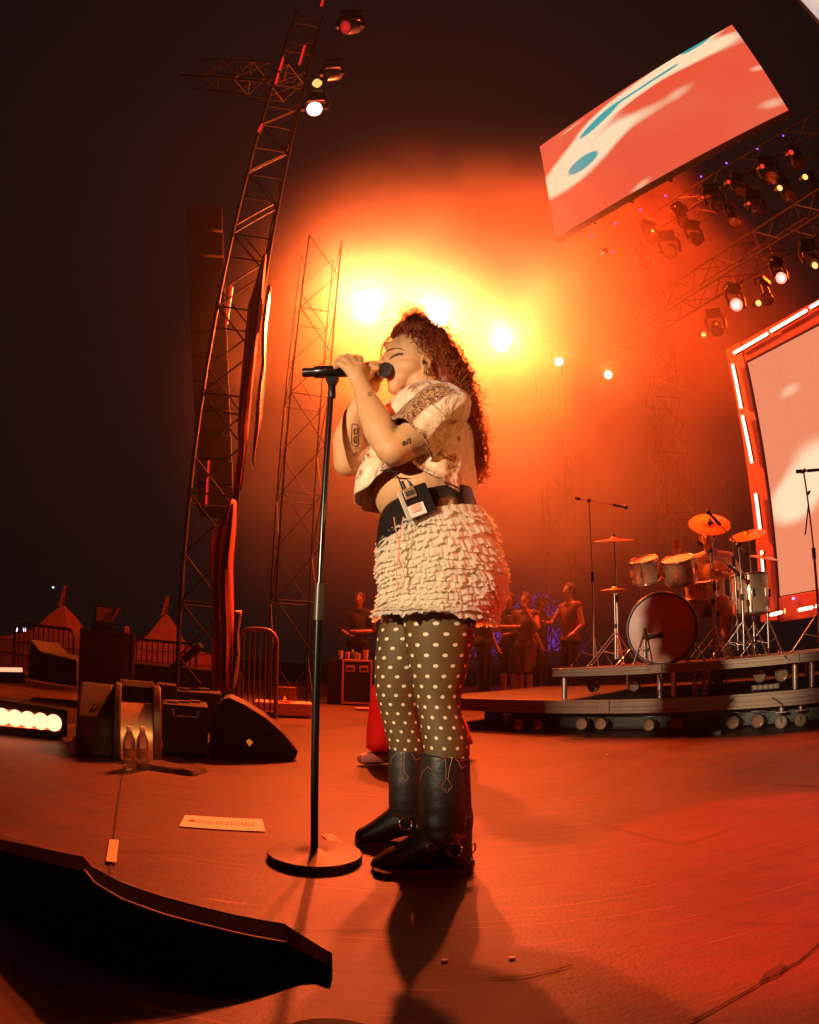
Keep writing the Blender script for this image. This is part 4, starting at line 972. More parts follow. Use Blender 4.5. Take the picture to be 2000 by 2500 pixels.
# ------------------------------------------------------------------ microphone and its stand
MY = 1.82
mic = thing('microphone', P(800, 908, MY), 'black wireless microphone held level at the singer\'s mouth', 'microphone')
m0, m1 = P(739, 910, MY), P(946, 904, MY); md = (m1-m0).normalized(); kk = rad(800, 908, MY, 1)
fm = frame(m0, md, (0, 0, 1)); ln = (m1-m0).length
MB().lathe([(0.0001, 0), (10*kk, 0), (11.5*kk, 2*kk), (11.5*kk, 26*kk), (15*kk, 30*kk), (15.5*kk, 60*kk), (14*kk, 130*kk), (13*kk, 172*kk), (12.5*kk, 180*kk), (.0001, 180.5*kk)], fm, 28).build('body', mat('mic_black', (.014, .012, .012), .25, .3, coat=.3), mic, True)
MB().lathe([(14*kk, 56*kk), (15.7*kk, 57*kk), (15.7*kk, 59*kk), (14*kk, 60*kk)], fm, 28).build('band', chrome, mic, True)
MB().lathe([(12*kk, 179*kk), (16*kk, 183*kk), (16*kk, 187*kk), (12*kk, 190*kk)], fm, 28).build('collar', chrome, mic, True)
gr = MB(); gc = m0+md*(203*kk); gr.ell(gc, (20*kk, 20*kk, 20*kk), None, 28, 18); gr.build('grille', mat('mic_grille', (.10, .09, .09), .5, .8, bump=1.0, bscale=900), mic, True)
stand = thing('microphone_stand', (P(768, 2100, 1).x, 1, 0), 'straight black microphone stand on a heavy round base before the singer', 'microphone stand')
bc = (atz(653, 2100)+atz(881, 2095))/2; stand.location = bc
rb = (atz(653, 2100)-atz(881, 2095)).length/2
sm_ = mat('stand_black', (.018, .016, .015), .28, .5, vary=.2)
MB().lathe([(.001, .004), (rb*.97, .004), (rb, .008), (rb, .022), (rb*.985, .027), (rb*.5, .031), (.03, .034), (.02, .040), (.001, .040)], Matrix.Translation(bc), 64).build('base', mat('cast_base', (.016, .012, .010), .5, .1, vary=.35, vscale=25, bump=.2, bscale=150), stand, True)
MB().torus(bc+Vector((0, 0, .006)), (0, 0, 1), rb*.96, .006, 64, 8).build('rubber_ring', rubber, stand, True)
cp = P(811, 942, MY); top0 = P(788, 1449, (bc.y*.5+MY*.5)); q1 = bc+Vector((0, 0, .036))
def onpole(t): return q1.lerp(cp, t)
MB().cyl(q1, onpole(.51), .0118, n=20).build('lower_tube', sm_, stand, True)
MB().cyl(onpole(.485), onpole(.56), .0165, .0155, n=20).build('clutch', mat('clutch', (.06, .045, .03), .35, .2), stand, True)
MB().cyl(onpole(.56), cp, .0088, n=16).build('upper_tube', mat('stand_tube', (.05, .045, .045), .22, .9), stand, True)
cl = MB(); cl.cyl(cp, P(811, 966, MY)+Vector((0, 0, .0)), .013, n=14); M2 = P(808, 925, MY)
cl2 = MB(); cl2.cyl(P(811, 972, MY), P(811, 958, MY), .012, .014, 14); cl2.cyl(P(811, 958, MY), P(811, 938, MY), .0135, .012, 14); cl2.cyl(P(811, 940, MY)+Vector((0, -.016, 0)), P(811, 940, MY)+Vector((0, .016, 0)), .009, n=12)
cl2.loft([[P(811, 944, MY)+Vector((a*.010, b*.010, 0)) for a, b in ((-1, -1), (1, -1), (1, 1), (-1, 1))], [P(811, 924, MY)+Vector((a*.024, b*.016, 0)) for a, b in ((-1, -1), (1, -1), (1, 1), (-1, 1))]])
cl2.build('clip', blackm, stand, True, bevel=.001)
# ------------------------------------------------------------------ rolling risers
RP = Vector((2.74, 3.95, 0)); RU = Vector((.783, -.622, 0)).normalized(); RN = Vector((-RU.y, RU.x, 0))   # RN points upstage
if RN.y < 0: RN = -RN
def rp(s, b, z): return RP+RU*s+RN*b+Vector((0, 0, z))
def onr(px, py, back=0.0): return onplane(px, py, RP+RN*back, RN)
RM = Matrix((RU, RN, (0, 0, 1))).transposed().to_3x3().to_4x4()
deckm = mat('deck_black', (.03, .022, .018), .5, vary=.4, vscale=6, bump=.2)
def deck(name, s0, s1, depth, z0, z1, label, joints):
    t = thing(name, rp(s0, 0, z0), label, 'stage deck', 'aluminium decks under the drum kit')
    MB().box(rp((s0+s1)/2, depth/2+.03, (z0+z1)/2), (s1-s0-.02, depth-.06, z1-z0-.012), RM).build('deck_board', deckm, t)
    rl = MB(); h = z1-z0
    for b, w in ((0.0, .03), (depth, .03)):
        rl.box(rp((s0+s1)/2, b, z0+h*.5), (s1-s0, .022, h), RM)
    if name: 
        rl.box(rp((s0+s1)/2, -.016, z0+h*.92), (s1-s0, .014, h*.16), RM); rl.box(rp((s0+s1)/2, -.016, z0+h*.10), (s1-s0, .014, h*.20), RM); rl.box(rp((s0+s1)/2, -.014, z0+h*.48), (s1-s0, .009, h*.10), RM)
    rl.box(rp(s0+.01, depth/2, z0+h*.5), (.02, depth, h*.98), RM); rl.box(rp(s1-.01, depth/2, z0+h*.5), (.02, depth, h*.98), RM)
    rl.build('rail', alu, t, bevel=.002)
    for s in joints:
        MB().box(rp(s, -.025, z0+h*.5), (.10, .014, h*.96), RM).build('joint_plate', alu, t, bevel=.003)
    return t
low = deck('stage_deck', -3.3, 1.6, 2.6, .185, .300, 'long lower aluminium deck on castors behind the singer\'s legs', (-1.45, .35))
upd = deck('stage_deck', -1.92, 1.6, 2.2, .500, .572, 'upper aluminium deck on short legs carrying the drum kit', (-1.0, .12))
lg = mat('leg_tube', (.5, .46, .42), .35, .8)
for s in (-1.86, -1.0, -.88, .13, .27, .40): MB().cyl(rp(s, .10, .300), rp(s, .10, .500), .024, n=14).build('leg', lg, upd, True)
for s in (-1.86, -.9, .2): MB().cyl(rp(s, 1.9, .300), rp(s, 1.9, .500), .024, n=14).build('leg', lg, upd, True)
# castors
def caster(s, b, label):
    p = rp(s, b, 0); t = thing('swivel_caster', p, label, 'caster', 'castor wheels under the lower deck')
    MB().cyl(p+Vector((0, 0, .125)), p+Vector((0, 0, .185)), .022, n=12).build('stem', lg, t, True)
    f_ = MB(); 
    for k in (-1, 1): f_.bar(p+RN*.03*k+Vector((0, 0, .05)), p+RN*.03*k+Vector((0, 0, .13)), .035, .005, RU)
    f_.box(p+Vector((0, 0, .130)), (.09, .075, .010), RM); f_.build('fork', chrome, t, bevel=.002)
    w_ = MB().torus(p+Vector((0, 0, .05)), RN, .040, .012, 28, 10).build('tyre', mat('castor_tyre', (.25, .20, .13), .5), t, True)
    MB().cyl(p+Vector((0, 0, .05))-RN*.01, p+Vector((0, 0, .05))+RN*.01, .034, n=20).build('hub', alu, w_, True)
for s, b, l in [(.02, .10, 'castor at the right end, left one of the close pair'), (.18, .13, 'castor at the right end, right one of the close pair'), (-2.55, .35, 'castor in shadow under the left end of the deck'), (1.2, .2, 'castor under the deck beyond the photo edge')]: caster(s, b, l)
# small round lamps slung under the decks
lensm = mat('lamp_lens', (.34, .20, .12), .16, .2, vary=.3, vscale=30, coat=.5)
def par(px, py, back, R_, label):
    q = onr(px, py, back); t = thing('deck_lamp', q, label, 'stage lamp', 'round lamps slung under the decks')
    ax = (Vector((EYEV.x, EYEV.y, q.z+.1))-q).normalized()*.8+Vector((-.5, -.3, 0)); ax.normalize(); M = frame(q, ax)
    MB().lathe([(R_*.6, -.11), (R_*1.0, -.07), (R_*1.12, .0), (R_*1.12, .012), (R_*.98, .012), (R_*.98, 0.0)], M, 28, False).build('body', blackm, t, True)
    MB().lathe([(.0001, -.03), (R_*.45, -.022), (R_*.8, -.008), (R_*.99, .002)], M, 28, False).build('lens', lensm, t, True)
    br = MB(); br.tube([q-M.to_3x3() @ Vector((R_*1.2, 0, .02)), q-M.to_3x3() @ Vector((R_*1.2, -R_*1.5, .02)), q+M.to_3x3() @ Vector((R_*1.2, R_*1.5, -.02)), q+M.to_3x3() @ Vector((R_*1.2, 0, -.02))], .004, 6); br.build('bracket', blackm, t, True)
    return t
pl = [(1265, 1770, .12, .050, 'first'), (1313, 1770, .12, .050, 'second'), (1420, 1767, .12, .050, 'third'), (1467, 1767, .14, .048, 'fourth'), (1585, 1770, .14, .046, 'fifth'), (1652, 1767, .12, .050, 'sixth'), (1790, 1763, .12, .048, 'seventh'), (1850, 1760, .12, .050, 'eighth')]
for x, y, b, R_, l in pl: par(x, y, b, R_, l+' round lamp from the left in the row under the lower deck')
for x, y, b, R_, l in [(1448, 1677, .9, .048, 'dimmest round lamp far left between the two decks'), (1548, 1675, .7, .046, 'dim round lamp just left of the pair of bottles'), (1753, 1655, .5, .05, 'round lamp right of the pair of bottles between the decks'), (1855, 1650, .5, .05, 'dull round lamp left of the brightest one between the decks'), (1909, 1647, .35, .050, 'brightest pale round lamp between the decks near the right legs')]: par(x, y, b, R_, l)
# black bar carrying the lower row
t = thing('lamp_bar', rp(-2.4, .3, .05), 'long black bar behind the row of lamps under the lower deck', 'bar')
MB().box(rp(-1.2, .35, .09), (3.2, .05, .13), RM).build('bar', black, t, bevel=.004); MB().box(rp(-1.2, .33, .03), (3.2, .04, .02), RM).build('lip', blackm, t)
t = thing('cable_box', onr(1745, 1797, -.06), 'little black box on the floor under the lower deck, rim catching light', 'box')
q = Vector((t.location.x, t.location.y, 0)); t.location = q
MB().box(q+Vector((0, 0, .016)), (.11, .07, .032), RM).build('case', black, t, bevel=.003); MB().tube([q+RU*-.05+Vector((0, 0, .034)), q+RU*.052+Vector((0, 0, .034)), q+RU*.055+Vector((0, 0, .012))], .0022, 6).build('rim', alu, t, True)
# bottles
water = mat('clear_plastic', (.85, .8, .75), .08, trans=.85, spec=.6); capm = mat('bottle_cap', (.7, .65, .6), .4)
def bottle(p, label, h=.21, r=.031, grp=None, nm='water_bottle'):
    t = thing(nm, p, label, 'bottle', grp); k = h/.21
    prof = [(.0001, .002), (r*.86, .002), (r, .010)]
    for i in range(9): prof += [(r*(1.0 if i % 2 == 0 else .95), (.014+i*.012)*k)]
    prof += [(r*.97, .130*k), (r*.90, .150*k), (r*.55, .178*k), (r*.42, .186*k), (r*.42, .196*k)]
    MB().lathe(prof, Matrix.Translation(p), 24, False).build('bottle_wall', water, t, True)
    MB().lathe([(.0001, .188*k), (r*.47, .188*k), (r*.47, .206*k), (r*.4, .21*k), (.0001, .21*k)], Matrix.Translation(p), 16).build('cap', capm, t, True)
    MB().lathe([(r*1.01, .060*k), (r*1.012, .062*k), (r*1.012, .098*k), (r*1.01, .1*k)], Matrix.Translation(p), 24, False).build('label_band', mat('bottle_label', (.35, .20, .15), .4, trans=.3), t, True)
    return t
for x, l in ((1697, 'left one of two water bottles standing between the decks'), (1719, 'right one of two water bottles standing between the decks')):
    q = onr(x, 1690, .10); bottle(Vector((q.x, q.y, .302)), l, .185, .028, 'water bottles between the decks')
# cables hanging over the deck edges
cabm = mat('black_cable', (.015, .012, .012), .5)
for pts, l in [([(1590, 1625, .45), (1608, 1640, .1), (1614, 1680, -.03), (1604, 1700, .05)], 'black cable hanging from the upper deck in front of the bass drum'), ([(1770, 1620, .3), (1773, 1650, -.04), (1776, 1690, -.02), (1779, 1697, .1)], 'black cable dropping from the upper deck right of the bottles'),
               ([(1790, 1706, -.05), (1770, 1722, -.06), (1762, 1740, -.05), (1758, 1776, 0)], 'black cable looped over the rail of the lower deck'), ([(1885, 1703, -.05), (1900, 1712, -.05), (1915, 1725, -.05)], 'short black cable slanting over the lower rail near the right castors'), ([(1900, 1590, .1), (1915, 1602, -.03), (1928, 1612, -.03), (1940, 1618, .05)], 'short black cable slanting over the upper rail')]:
    o = MB().tube([onr(x, y, b) for x, y, b in pts], .0055, 8).build('cable', cabm, None, True, loc=onr(*pts[0])); tag(o, l, 'cable', 'cables hanging over the decks')
t = thing('floor_light', onr(1870, 1690, .25), 'low flat fixture with small glints lying between the decks at the right', 'stage lamp'); t.location.z = .302
MB().box(t.location+Vector((0, 0, .025)), (.24, .07, .045), RM).build('body', blackm, t, bevel=.004)
for i in range(5):
    c_ = t.location+RU*(-.09+.045*i)-RN*.036+Vector((0, 0, .026)); MB().cyl(c_, c_-RN*.006, .016, n=14).build('lens', lensm, t, True)
o = MB().box(onr(1376, 1704, .3)+Vector((0, 0, .0)), (.1, .05, .02), RM)

# ------------------------------------------------------------------ drum kit
shell = mat('drum_shell', (.50, .34, .20), .26, .25, vary=.12, vscale=12, coat=.5)
headm = mat('drum_head_clear', (.42, .12, .05), .40, vary=.7, vscale=4.5, coat=.25); hoop = mat('drum_hoop', (.45, .38, .3), .25, .8)
headc = mat('drum_head_coated', (.75, .65, .5), .6); DZ = .574
def drum(name, c, ax, R_, depth, label, cat, lugs=8, front=headc, parts=True):
    t = thing(name, c, label, cat, 'drums of the kit'); ax = Vector(ax).normalized(); M = frame(c, ax)
    MB().lathe([(R_, -depth/2), (R_*1.005, 0), (R_, depth/2)], M, 48, False).build('shell', shell, t, True)
    for s in (-1, 1):
        e = c+ax*(depth/2*s)
        MB().torus(e, ax, R_*1.03, .010 if R_ < .25 else .014, 48, 8).build('hoop', hoop if R_ < .25 else mat('bass_hoop', (.05, .03, .025), .3), t, True)
        MB().lathe([(.0001, 0.004*s), (R_*.5, .003*s), (R_*.995, 0)], frame(e, ax), 40, False).build('drum_head', headm if s > 0 and front is headm else front, t, True)
    x, y, d = basis(ax)
    for i in range(lugs):
        a = 2*PI*(i+.5)/lugs; o_ = x*math.cos(a)+y*math.sin(a); p = c+o_*(R_+.012); lb = MB()
        lb.box(p, (.022, .022, min(.07, depth*.3)), frame(Vector((0, 0, 0)), ax, o_)); lb.cyl(p-ax*depth/2, p+ax*depth/2, .003, n=6); lb.build('lug', chrome, t, True)
    return t
bc_ = rp(-1.03, .35, DZ+.285)
bax = Vector((-.62, -.78, 0.0))+Vector((.15, -.12, 0)); bd = drum('bass_drum', bc_, bax, .285, .42, 'big bass drum with see-through reddish front head on the upper deck', 'drum', 10, headm)
for s in (-1, 1):
    p = bc_+RU*.27*s-RN*.02+Vector((0, 0, -.12)); MB().cyl(p, Vector((p.x, p.y, 0))+RU*.12*s-RN*.12+Vector((0, 0, DZ)), .008, n=8).build('spur', chrome, bd, True)
MB().ell(bc_+Vector((0, 0.05, -.12)), (.16, .10, .10)).build('muffling_pillow', mat('grey_pillow', (.25, .16, .12), .9, vary=.3), bd, True)
drum('tom_drum', at(1576, 1392, 5.12), (-.25, -.32, .92), .125, .20, 'left one of the two small toms mounted above the bass drum', 'drum', 6)
drum('tom_drum', at(1660, 1392, 5.0), (-.25, -.32, .92), .145, .21, 'right one of the two toms above the bass drum, its underside toward the viewer', 'drum', 6)
drum('floor_tom', at(1832, 1452, 4.75), (0, 0, 1), .175, .34, 'large floor tom at the right side of the kit, on three legs', 'drum', 8)
ft = bpy.data.objects['floor_tom']
for a in (0, 2.1, 4.2):
    q = ft.location+Vector((math.cos(a)*.185, math.sin(a)*.185, 0)); MB().tube([q+Vector((0, 0, .05)), Vector((q.x, q.y, DZ+.02)), Vector((q.x, q.y, DZ))+Vector((math.cos(a)*.02, math.sin(a)*.02, 0))], .006, 8).build('leg', chrome, ft, True)
sd = drum('snare_drum', at(1712, 1440, 5.25), (-.1, -.15, 1), .16, .14, 'shallow snare drum half hidden behind the right tom', 'drum', 8)
stm = mat('drum_hardware', (.35, .30, .26), .3, .9); brass = mat('cymbal_brass', (.70, .34, .09), .38, .8, vary=.15, vscale=30)
def tripod(t, base, h, r=.010, spread=.26, topr=None):
    b = Vector((base.x, base.y, DZ))
    MB().cyl(b+Vector((0, 0, .06)), b+Vector((0, 0, h*.55)), r*1.25, n=10).build('pole', stm, t, True)
    MB().cyl(b+Vector((0, 0, h*.52)), b+Vector((0, 0, h)), r*.8, n=10).build('upper_pole', stm, t, True)
    MB().cyl(b+Vector((0, 0, h*.50)), b+Vector((0, 0, h*.56)), r*1.8, n=10).build('clamp', blackm, t, True)
    for k in range(3):
        a = 2*PI*k/3+.4; e = b+Vector((math.cos(a)*spread, math.sin(a)*spread, .008))
        l_ = MB(); l_.cyl(b+Vector((0, 0, .30)), e, r*.6, n=8); l_.cyl(b+Vector((0, 0, .10)), b.lerp(e, .55)+Vector((0, 0, .135)), r*.45, n=8); l_.ell(e, r*1.1, None, 8, 6); l_.build('leg', stm, t, True)
    return b+Vector((0, 0, h))
def cymbal(c, R_, tilt, label, m=brass, h=None):
    t = thing('cymbal', Vector((c.x, c.y, DZ)), label, 'cymbal', 'cymbals on stands')
    M = frame(c, tilt)
    MB().lathe([(.0001, .030), (R_*.10, .028), (R_*.17, .014), (R_*.22, .010), (R_*.6, .004), (R_, -.008), (R_, -.010), (R_*.6, .001), (R_*.22, .006), (R_*.15, .010), (.0001, .012)], M, 56).build('cymbal_plate', m, t, True)
    MB().cyl(c-Vector(tilt).normalized()*.02, c+Vector(tilt).normalized()*.055, .009, n=10).build('felt', black, t, True)
    tripod(t, c, c.z-DZ-.01)
    return t
cymbal(at(1733, 1278, 4.85), .20, (-.18, -.62, .75), 'largest glowing gold cymbal tipped toward the viewer above the toms')
cymbal(at(1500, 1318, 5.45), .20, (-.05, -.20, .95), 'dark cymbal in the haze at the left of the kit', mat('dull_cymbal', (.30, .10, .05), .4, .8))
cymbal(at(1826, 1305, 5.0), .19, (-.30, -.30, .9), 'bright-edged cymbal beside the upright light tubes')
cymbal(at(1865, 1360, 4.6), .15, (.1, -.3, .95), 'small dim cymbal low beside the floor tom')
# hi-hat
t = cymbal(at(1500, 1440, 5.1), .14, (0, -.05, 1), 'closed pair of small hi-hat cymbals left of the bass drum', brass)
hc = at(1500, 1440, 5.1); MB().lathe([(.14, .0), (.03, -.012), (.0001, -.014)], Matrix.Translation(hc-Vector((0, 0, .012))), 40, False).build('lower_plate', brass, t, True)
bpy.context.view_layer.update()
def mic_stand(base, h, boom, label, nm='boom_stand', mic_=True, r=.009, spread=.24):
    t = thing(nm, Vector((base.x, base.y, base.z)), label, 'microphone stand', 'microphone stands on the riser')
    global DZ
    z0 = DZ; DZ = base.z; top = tripod(t, base, h, r, spread); DZ = z0
    p = top
    if boom is not None:
        a, b = top-Vector(boom)*.35, top+Vector(boom); MB().cyl(a, b, r*.6, n=8).build('boom_arm', stm, t, True); MB().cyl(top+Vector((0, -.02, 0)), top+Vector((0, .02, 0)), .018, n=10).build('boom_clutch', blackm, t, True); MB().cyl(a-Vector(boom).normalized()*.05, a, .016, n=10).build('counterweight', black, t, True); p = b
        d = Vector(boom).normalized()
    else: d = Vector((.8, -.6, .1)).normalized()
    if mic_:
        MB().cyl(p-d*.02, p+d*.12, .014, .012, 12).build('microphone_body', black, t, True); MB().ell(p+d*.14, (.022, .022, .024)).build('microphone_grille', blackm, t, True)
    return t
dz = lambda px, py: Vector((*atz(px, py, DZ).xy, DZ))
def stand_px(px, top, Y, boom, label, **k):
    q = at(px, top, Y); return mic_stand(Vector((q.x, q.y, DZ)), q.z-DZ, boom, label, **k)
stand_px(1438, 1222, 5.9, (.30, .05, -.03), 'tall thin boom stand in the haze left of the kit, microphone dipping')
stand_px(1772, 1170, 4.70, None, 'tall straight bare stand rising right of the gold cymbal', mic_=False)
stand_px(1733, 1345, 4.5, (.16, -.05, -.14), 'short boom stand in front of the kit, right of the bass drum')
stand_px(1803, 1330, 4.4, (-.12, .1, .20), 'boom stand leaning up between floor tom and front boom')
q = at(1608, 1545, 4.85); mic_stand(Vector((*(rp(-1.12, .07, 0)).xy, DZ)), .22, None, 'very short stand with a square black microphone before the bass drum', mic_=True, spread=.1)
st_ = stand_px(1962, 1150, 3.95, (.05, -.02, .0), 'tall singing stand in front of the video wall at the right edge', r=.010)
pole = MB(); q = st_.location; zt_ = at(1962, 1150, 3.95).z
pole.cyl(q+Vector((0, 0, zt_-DZ-.28)), q+Vector((-.06, .02, zt_-DZ-.52)), .007, n=8); pole.cyl(q+Vector((0, 0, zt_-DZ-.20)), q+Vector((.035, 0, zt_-DZ-.17)), .012, n=8); pole.build('spare_arm', blackm, st_, True)
# drummer behind the kit
# ------------------------------------------------------------------ people further back
skin2 = mat('skin_far', (.40, .20, .12), .5, vary=.1); cloth_d = mat('dark_clothes', (.02, .016, .018), .85, vary=.3); redtr = mat('red_trousers', (.80, .02, .014), .8, vary=.12, vscale=8, bump=.3, bscale=10)
def figure(J, label, clothes, hair=(.03, .018, .012), voxel=.014, shoes=None, skinm=None, hairlen=0.0, hat=False):
    """J: joints as world points - head, neck, chest, hip, (l/r) shoulder elbow hand, thigh knee ankle toe. clothes: (name, material, [bones], fatten)"""
    mb = MB(); g_ = lambda k: Vector(J[k])
    B = {'torso': [('chest', .125), ('hip', .115)], 'neck': [('neck', .055), ('head', .05)],
         'larm': [('lsh', .052), ('lel', .040)], 'lfore': [('lel', .040), ('lha', .026)], 'rarm': [('rsh', .052), ('rel', .040)], 'rfore': [('rel', .040), ('rha', .026)],
         'lthigh': [('lhp', .074), ('lkn', .056)], 'lshin': [('lkn', .056), ('lan', .036)], 'rthigh': [('rhp', .074), ('rkn', .056)], 'rshin': [('rkn', .056), ('ran', .036)],
         'lfoot': [('lan', .038), ('lto', .030)], 'rfoot': [('ran', .038), ('rto', .030)], 'lcol': [('neck', .05), ('lsh', .055)], 'rcol': [('neck', .05), ('rsh', .055)], 'pelvis': [('lhp', .088), ('rhp', .088)],
         'ribs': [('lsh', .055), ('chest', .12)], 'ribs2': [('rsh', .055), ('chest', .12)]}
    for b in B.values():
        (a, ra), (c, rc) = b; mb.caps(g_(a), g_(c), ra, rc, 14)
    hd = g_('head'); f_ = Vector(J.get('face', (0, -1, 0))).normalized(); hc = hd+Vector((0, 0, .07))
    mb.ell(hc, (.075, .085, .105), frame(Vector((0, 0, 0)), Vector((0, 0, 1)), f_) if True else None, 16, 12); mb.ell(hc+f_*.035+Vector((0, 0, -.06)), (.05, .05, .05), None, 12, 8)
    mb.caps(hc+f_*.085+Vector((0, 0, .005)), hc+f_*.103+Vector((0, 0, -.022)), .012, .014, 8)
    s_ = f_.cross(Vector((0, 0, 1)))
    for k in (-1, 1): mb.ell(hc+s_*.078*k, (.018, .018, .03), None, 8, 6)
    for hnd, el in (('lha', 'lel'), ('rha', 'rel')):
        d = (g_(hnd)-g_(el)).normalized(); p = g_(hnd); x, y, _ = basis(d); mb.caps(p, p+d*.07, .027, .034, 10)
        for k in range(4):
            o_ = x*(-.026+.0175*k); mb.chain([(p+d*.08+o_, .010), (p+d*(.118-.004*abs(k-1.5))+o_+y*.010, .009), (p+d*.14+o_+y*.03, .008)], 6)
        mb.chain([(p+d*.03+x*.03, .012), (p+d*.07+x*.052+y*.012, .010), (p+d*.095+x*.05+y*.03, .009)], 6)
    base = Vector(((J['lan'][0]+J['ran'][0])/2, (J['lan'][1]+J['ran'][1])/2, min(J['lan'][2], J['ran'][2])-.07))
    o = mb.solid('person', skinm or skin2, None, voxel=voxel*.55, smooth=2, loc=base); tag(o, label, 'person')
    for nm, m, bones, fat in clothes:
        cm = MB()
        for b in bones:
            (a, ra), (c, rc) = B[b]; cm.caps(g_(a), g_(c), ra+fat, rc+fat, 14)
        co = cm.solid(nm, m, o, voxel=voxel, smooth=2)
        for v_ in co.data.vertices: v_.co += noise.noise_vector(v_.co*9)*fat*.6
    hb_ = MB(); hb_.ell(hc+Vector((0, 0, .030))-f_*.028, (.098, .098, .105), None, 16, 12); hb_.ell(hc+Vector((0, 0, -.03))-f_*.055, (.085, .06, .09), None, 16, 12)
    if hairlen: hb_.ell(hc-f_*.05+Vector((0, 0, -hairlen*.4)), (.09, .07, hairlen*.6), None, 16, 12)
    h_ = hb_.solid('hair', mat('hair_%d' % int(hair[0]*1000), hair, .6), o, voxel=.012, smooth=1)
    for v_ in h_.data.vertices: v_.co += noise.noise_vector(v_.co*40)*.010
    if hat: MB().lathe([(.001, .12), (.07, .115), (.095, .06), (.098, .04), (.16, .035), (.16, .03), (.09, .03)], Matrix.Translation(hc), 24).build('hat', cloth_d, o, True)
    for k, (a, b) in enumerate((('lan', 'lto'), ('ran', 'rto'))):
        m = shoes or mat('dark_shoes', (.03, .025, .02), .5); sm2 = MB(); A, T = g_(a), g_(b)
        sm2.caps(A+Vector((0, 0, -.02)), A.lerp(T, .9)+Vector((0, 0, -.005)), .048, .038, 14); sm2.caps(A+(A-T).normalized()*.035+Vector((0, 0, -.03)), A, .038, .045, 12)
        so = sm2.solid('shoe', m, o, voxel=.009, smooth=2)
    return o
def pose(base, face, H_=1.7, lh=None, rh=None, lel=None, rel=None, stride=.0, lean=(0, 0), knee=0.0):
    """standing figure; side vector from the facing direction"""
    f_ = Vector((face[0], face[1], 0)).normalized(); s_ = Vector((f_.y, -f_.x, 0)); b = Vector(base); k = H_/1.7; u = Vector((0, 0, 1)); ln = Vector((lean[0], lean[1], 0))
    W = lambda s, f2, z: b+s_*s*k+f_*f2*k+u*z*k+ln*(z/1.4)
    J = dict(face=tuple(f_), head=W(0, .02, 1.53), neck=W(0, 0, 1.43), chest=W(0, 0, 1.24), hip=W(0, -.01, 1.0), lsh=W(-.17, 0, 1.38), rsh=W(.17, 0, 1.38), lhp=W(-.085, 0, .90), rhp=W(.085, 0, .90),
             lkn=W(-.10, .03+stride*.5+knee, .50), rkn=W(.10, .03-stride*.4+knee, .50), lan=W(-.11, stride*.6, .085), ran=W(.11, -stride*.6, .085), lto=W(-.12, .17+stride*.6, .045), rto=W(.12, .17-stride*.6, .045))
    J['lel'] = W(*(lel or (-.24, -.02, 1.10))); J['rel'] = W(*(rel or (.24, -.02, 1.10))); J['lha'] = W(*(lh or (-.25, .08, .88))); J['rha'] = W(*(rh or (.25, .08, .88)))
    return J
SH_ = ['torso', 'lcol', 'rcol', 'ribs', 'ribs2', 'larm', 'rarm', 'pelvis']; TR = ['pelvis', 'lthigh', 'rthigh', 'lshin', 'rshin']
# pair and single figure dancing upstage left of the drums
Fz = lambda px, py: atz(px, py, 0.0)
def ground(px, Y): 
    q = at(px, 1700, Y); return Vector((q.x, q.y, 0))
figure(pose(ground(1243, 9.6), (-.5, -1), 1.72, lh=(-.05, .25, 1.05), rh=(.10, .28, 1.12), lel=(-.26, .05, 1.12), rel=(.28, .05, 1.14), stride=.12), 'person in black shorts and top with bare lit legs, left of the riser', [('top', cloth_d, SH_, .012), ('shorts', cloth_d, ['pelvis', 'lthigh', 'rthigh'], .014)])
figure(pose(ground(1283, 9.3), (-.7, -1), 1.68, lh=(-.10, .20, 1.42), rh=(.18, .18, 1.25), lel=(-.25, .10, 1.15), stride=.10), 'person in a dim red dress beside the one in black shorts', [('dress', mat('rust_dress', (.11, .028, .016), .8), ['torso', 'pelvis', 'ribs', 'ribs2', 'lthigh', 'rthigh'], .02)], hairlen=.3)
figure(pose(ground(1392, 8.9), (-1, -.5), 1.78, rh=(.15, .35, 1.15), rel=(.26, .12, 1.15), lh=(-.2, .1, 1.0)), 'person in a rust vest standing behind the left end of the upper deck', [('vest', mat('rust_vest', (.14, .035, .02), .8), ['torso', 'ribs', 'ribs2', 'pelvis'], .014), ('trousers', cloth_d, TR, .014)])
figure(pose(ground(1320, 10.8), (1, -.6), 1.8, lh=(-.2, .35, 1.55), lel=(-.28, .15, 1.3)), 'dark figure with one raised forearm between the dress and the vest', [('shirt', cloth_d, ['torso', 'lcol', 'rcol', 'ribs', 'ribs2', 'rarm', 'pelvis'], .016), ('trousers', cloth_d, TR, .014)])
figure(pose(ground(1180, 8.6), (1, -.6), 1.7, rh=(-.02, .40, 1.12), rel=(.22, .15, 1.12)), 'shadowy person behind the skirt hem holding out a lit forearm', [('shirt', cloth_d, ['torso', 'lcol', 'rcol', 'ribs', 'ribs2', 'larm', 'rarm', 'pelvis'], .016), ('trousers', cloth_d, TR, .014)])
# stagehand behind the drinks case
figure(pose(Vector((*at(872, 1700, 9.8).xy, 0)), (-.1, -1), 1.72, lh=(-.02, .26, 1.08), rh=(.10, .27, 1.02), lel=(-.25, .05, 1.1), rel=(.26, .05, 1.1)), 'stagehand in black clothes standing behind the drinks case, face lit red', [('shirt', cloth_d, SH_, .016), ('trousers', cloth_d, TR, .014)])
